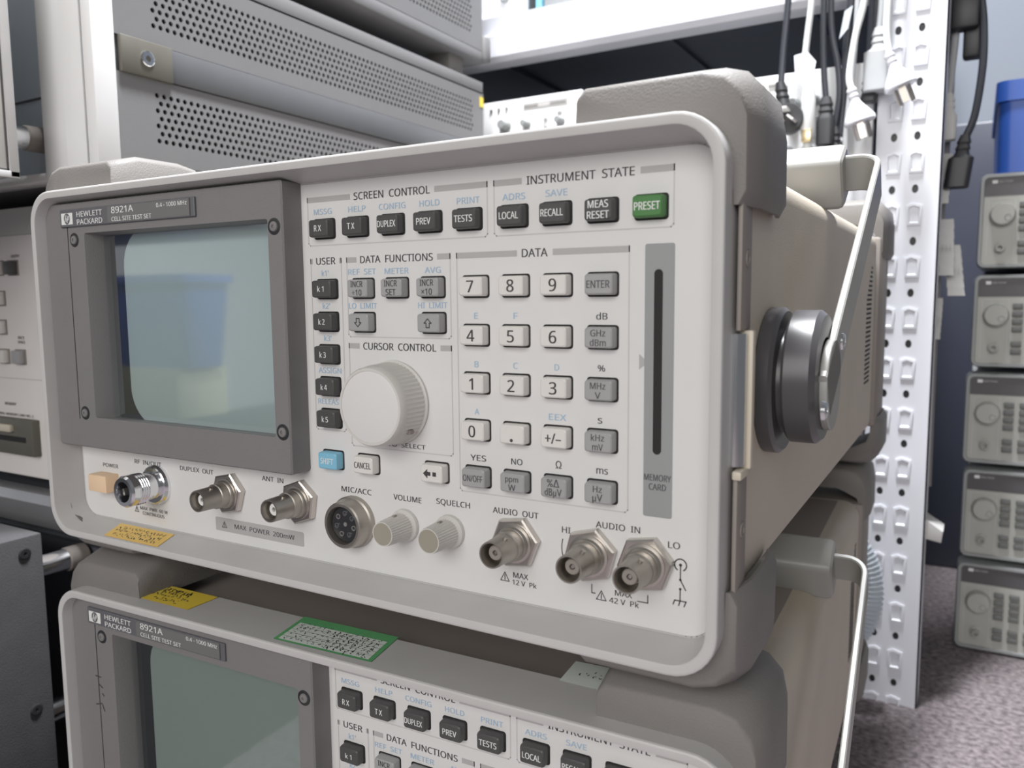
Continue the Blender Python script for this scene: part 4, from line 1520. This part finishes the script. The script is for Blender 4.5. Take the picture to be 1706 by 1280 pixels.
SY = .755
org = (.105, SY + .14, -.4060)
sm = thing('small_instrument', 'small grey instrument on the carpet, lowest of the five stacked', 'instrument', org, 'stack of five small instruments')
z0, z1 = -.4060, -.3045
xa, xb = -.003, .213
mb = MB()
mb.box(xa + .006, xb - .006, SY + .012, SY + .29, z0 + .004, z1 - .004, 'gsurr', .003)
mb.done('case', org, sm)
mb = MB()
loops = []
for ins, y, r in ((0, SY + .030, .008), (0, SY + .004, .008), (.0012, SY, .007), (.0040, SY, .005), (.0048, SY + .003, .004)):
    loops.append([(u, y, v) for u, v in rrect(xa + ins, xb - ins, z0 + ins, z1 - ins, r, 5)])
mb.loft(loops, 'gsurr', (False, False))
mb.done('bumper', org, sm)
mb = MB()
mb.box(xa + .004, xb - .004, SY + .0025, SY + .012, z0 + .004, z1 - .004, 'gface')
mb.rect(xa + .0048, xb - .0048, z1 - .0240, z1 - .0048, 'gband', SY + .0022)
mb.stroke([(xa + .009, z0 + .009), (xa + .009, z1 - .027), (xa + .034, z1 - .027), (xa + .034, z0 + .009)], .0005, 'inkl', SY + .0022)
mb.rect(xa + .0115, xa + .0165, z1 - .0105, z1 - .0070, 'inkw', SY + .0020)
mb.text('HEWLETT PACKARD', xa + .0240, z1 - .0088, .0020, 'inkg', .0130, y=SY + .0020)
mb.done('front_panel', org, sm, flat=True)
mb = MB()
c = (xa + .0225, SY + .0025, z1 - .0440)
mb.lathe(c, [(0, .0125), (-.002, .0125), (-.009, .0116), (-.0105, .0105), (-.0105, 0)], 'gface', n=40)
kk = mb.done('knob', org, sm)
mb = MB()
mb.lathe((c[0] + .0050, c[1] - .0106, c[2] - .0040), [(0, .0034), (-.0004, .0032), (.0014, .0018), (.0016, 0)], 'gsurr', n=20)
mb.done('finger_dimple', org, kk)
mb = MB()
mb.lathe((xa + .0215, SY + .0025, z1 - .0800), [(0, .0058), (-.002, .0056), (-.0026, .0040), (-.010, .0038), (-.010, .0026), (-.004, .0024), (-.004, 0)], 'gface', n=24)
mb.done('coaxial_connector', org, sm)
for i in range(6):
    for dz in (-.0345, -.0428, -.0511, -.0594, -.0755, -.0838):
        x = xa + .0425 + i * .0148
        mb = MB()
        mb.box(x - .0048, x + .0048, SY - .0010, SY + .003, z1 + dz - .0030, z1 + dz + .0030, 'gkeys', .0006)
        mb.done('key', org, sm)
for k, lb in enumerate(('small grey instrument second from the bottom of the stack of five', 'small grey instrument in the middle of the stack of five', 'small grey instrument second from the top of the stack of five', 'small grey instrument topmost of five, under the blue bin')):
    r_ = dup(sm, lb)
    r_.location.z += .1083 * (k + 1)
    r_.location.x += (.001, -.001, .002, .003)[k]
# little spacers so the stack stands closed
mb = MB()
zt = -.4060 + .1083 * 4 + .1015
lpz = [[(u, v, z) for u, v in rrect(.0135 - i, .22 + i, SY + .002 - i, SY + .24 + i, .012, 4)] for z, i in ((zt + .0005, -.002), (zt + .075, 0), (zt + .075, .003), (zt + .096, .003), (zt + .096, -.001), (zt + .012, -.004))]
mb.loft(lpz, 'bin', (True, True))
tag(mb.done('storage_bin', (.12, SY + .12, zt)), 'blue plastic bin on top of the small instruments', 'bin')
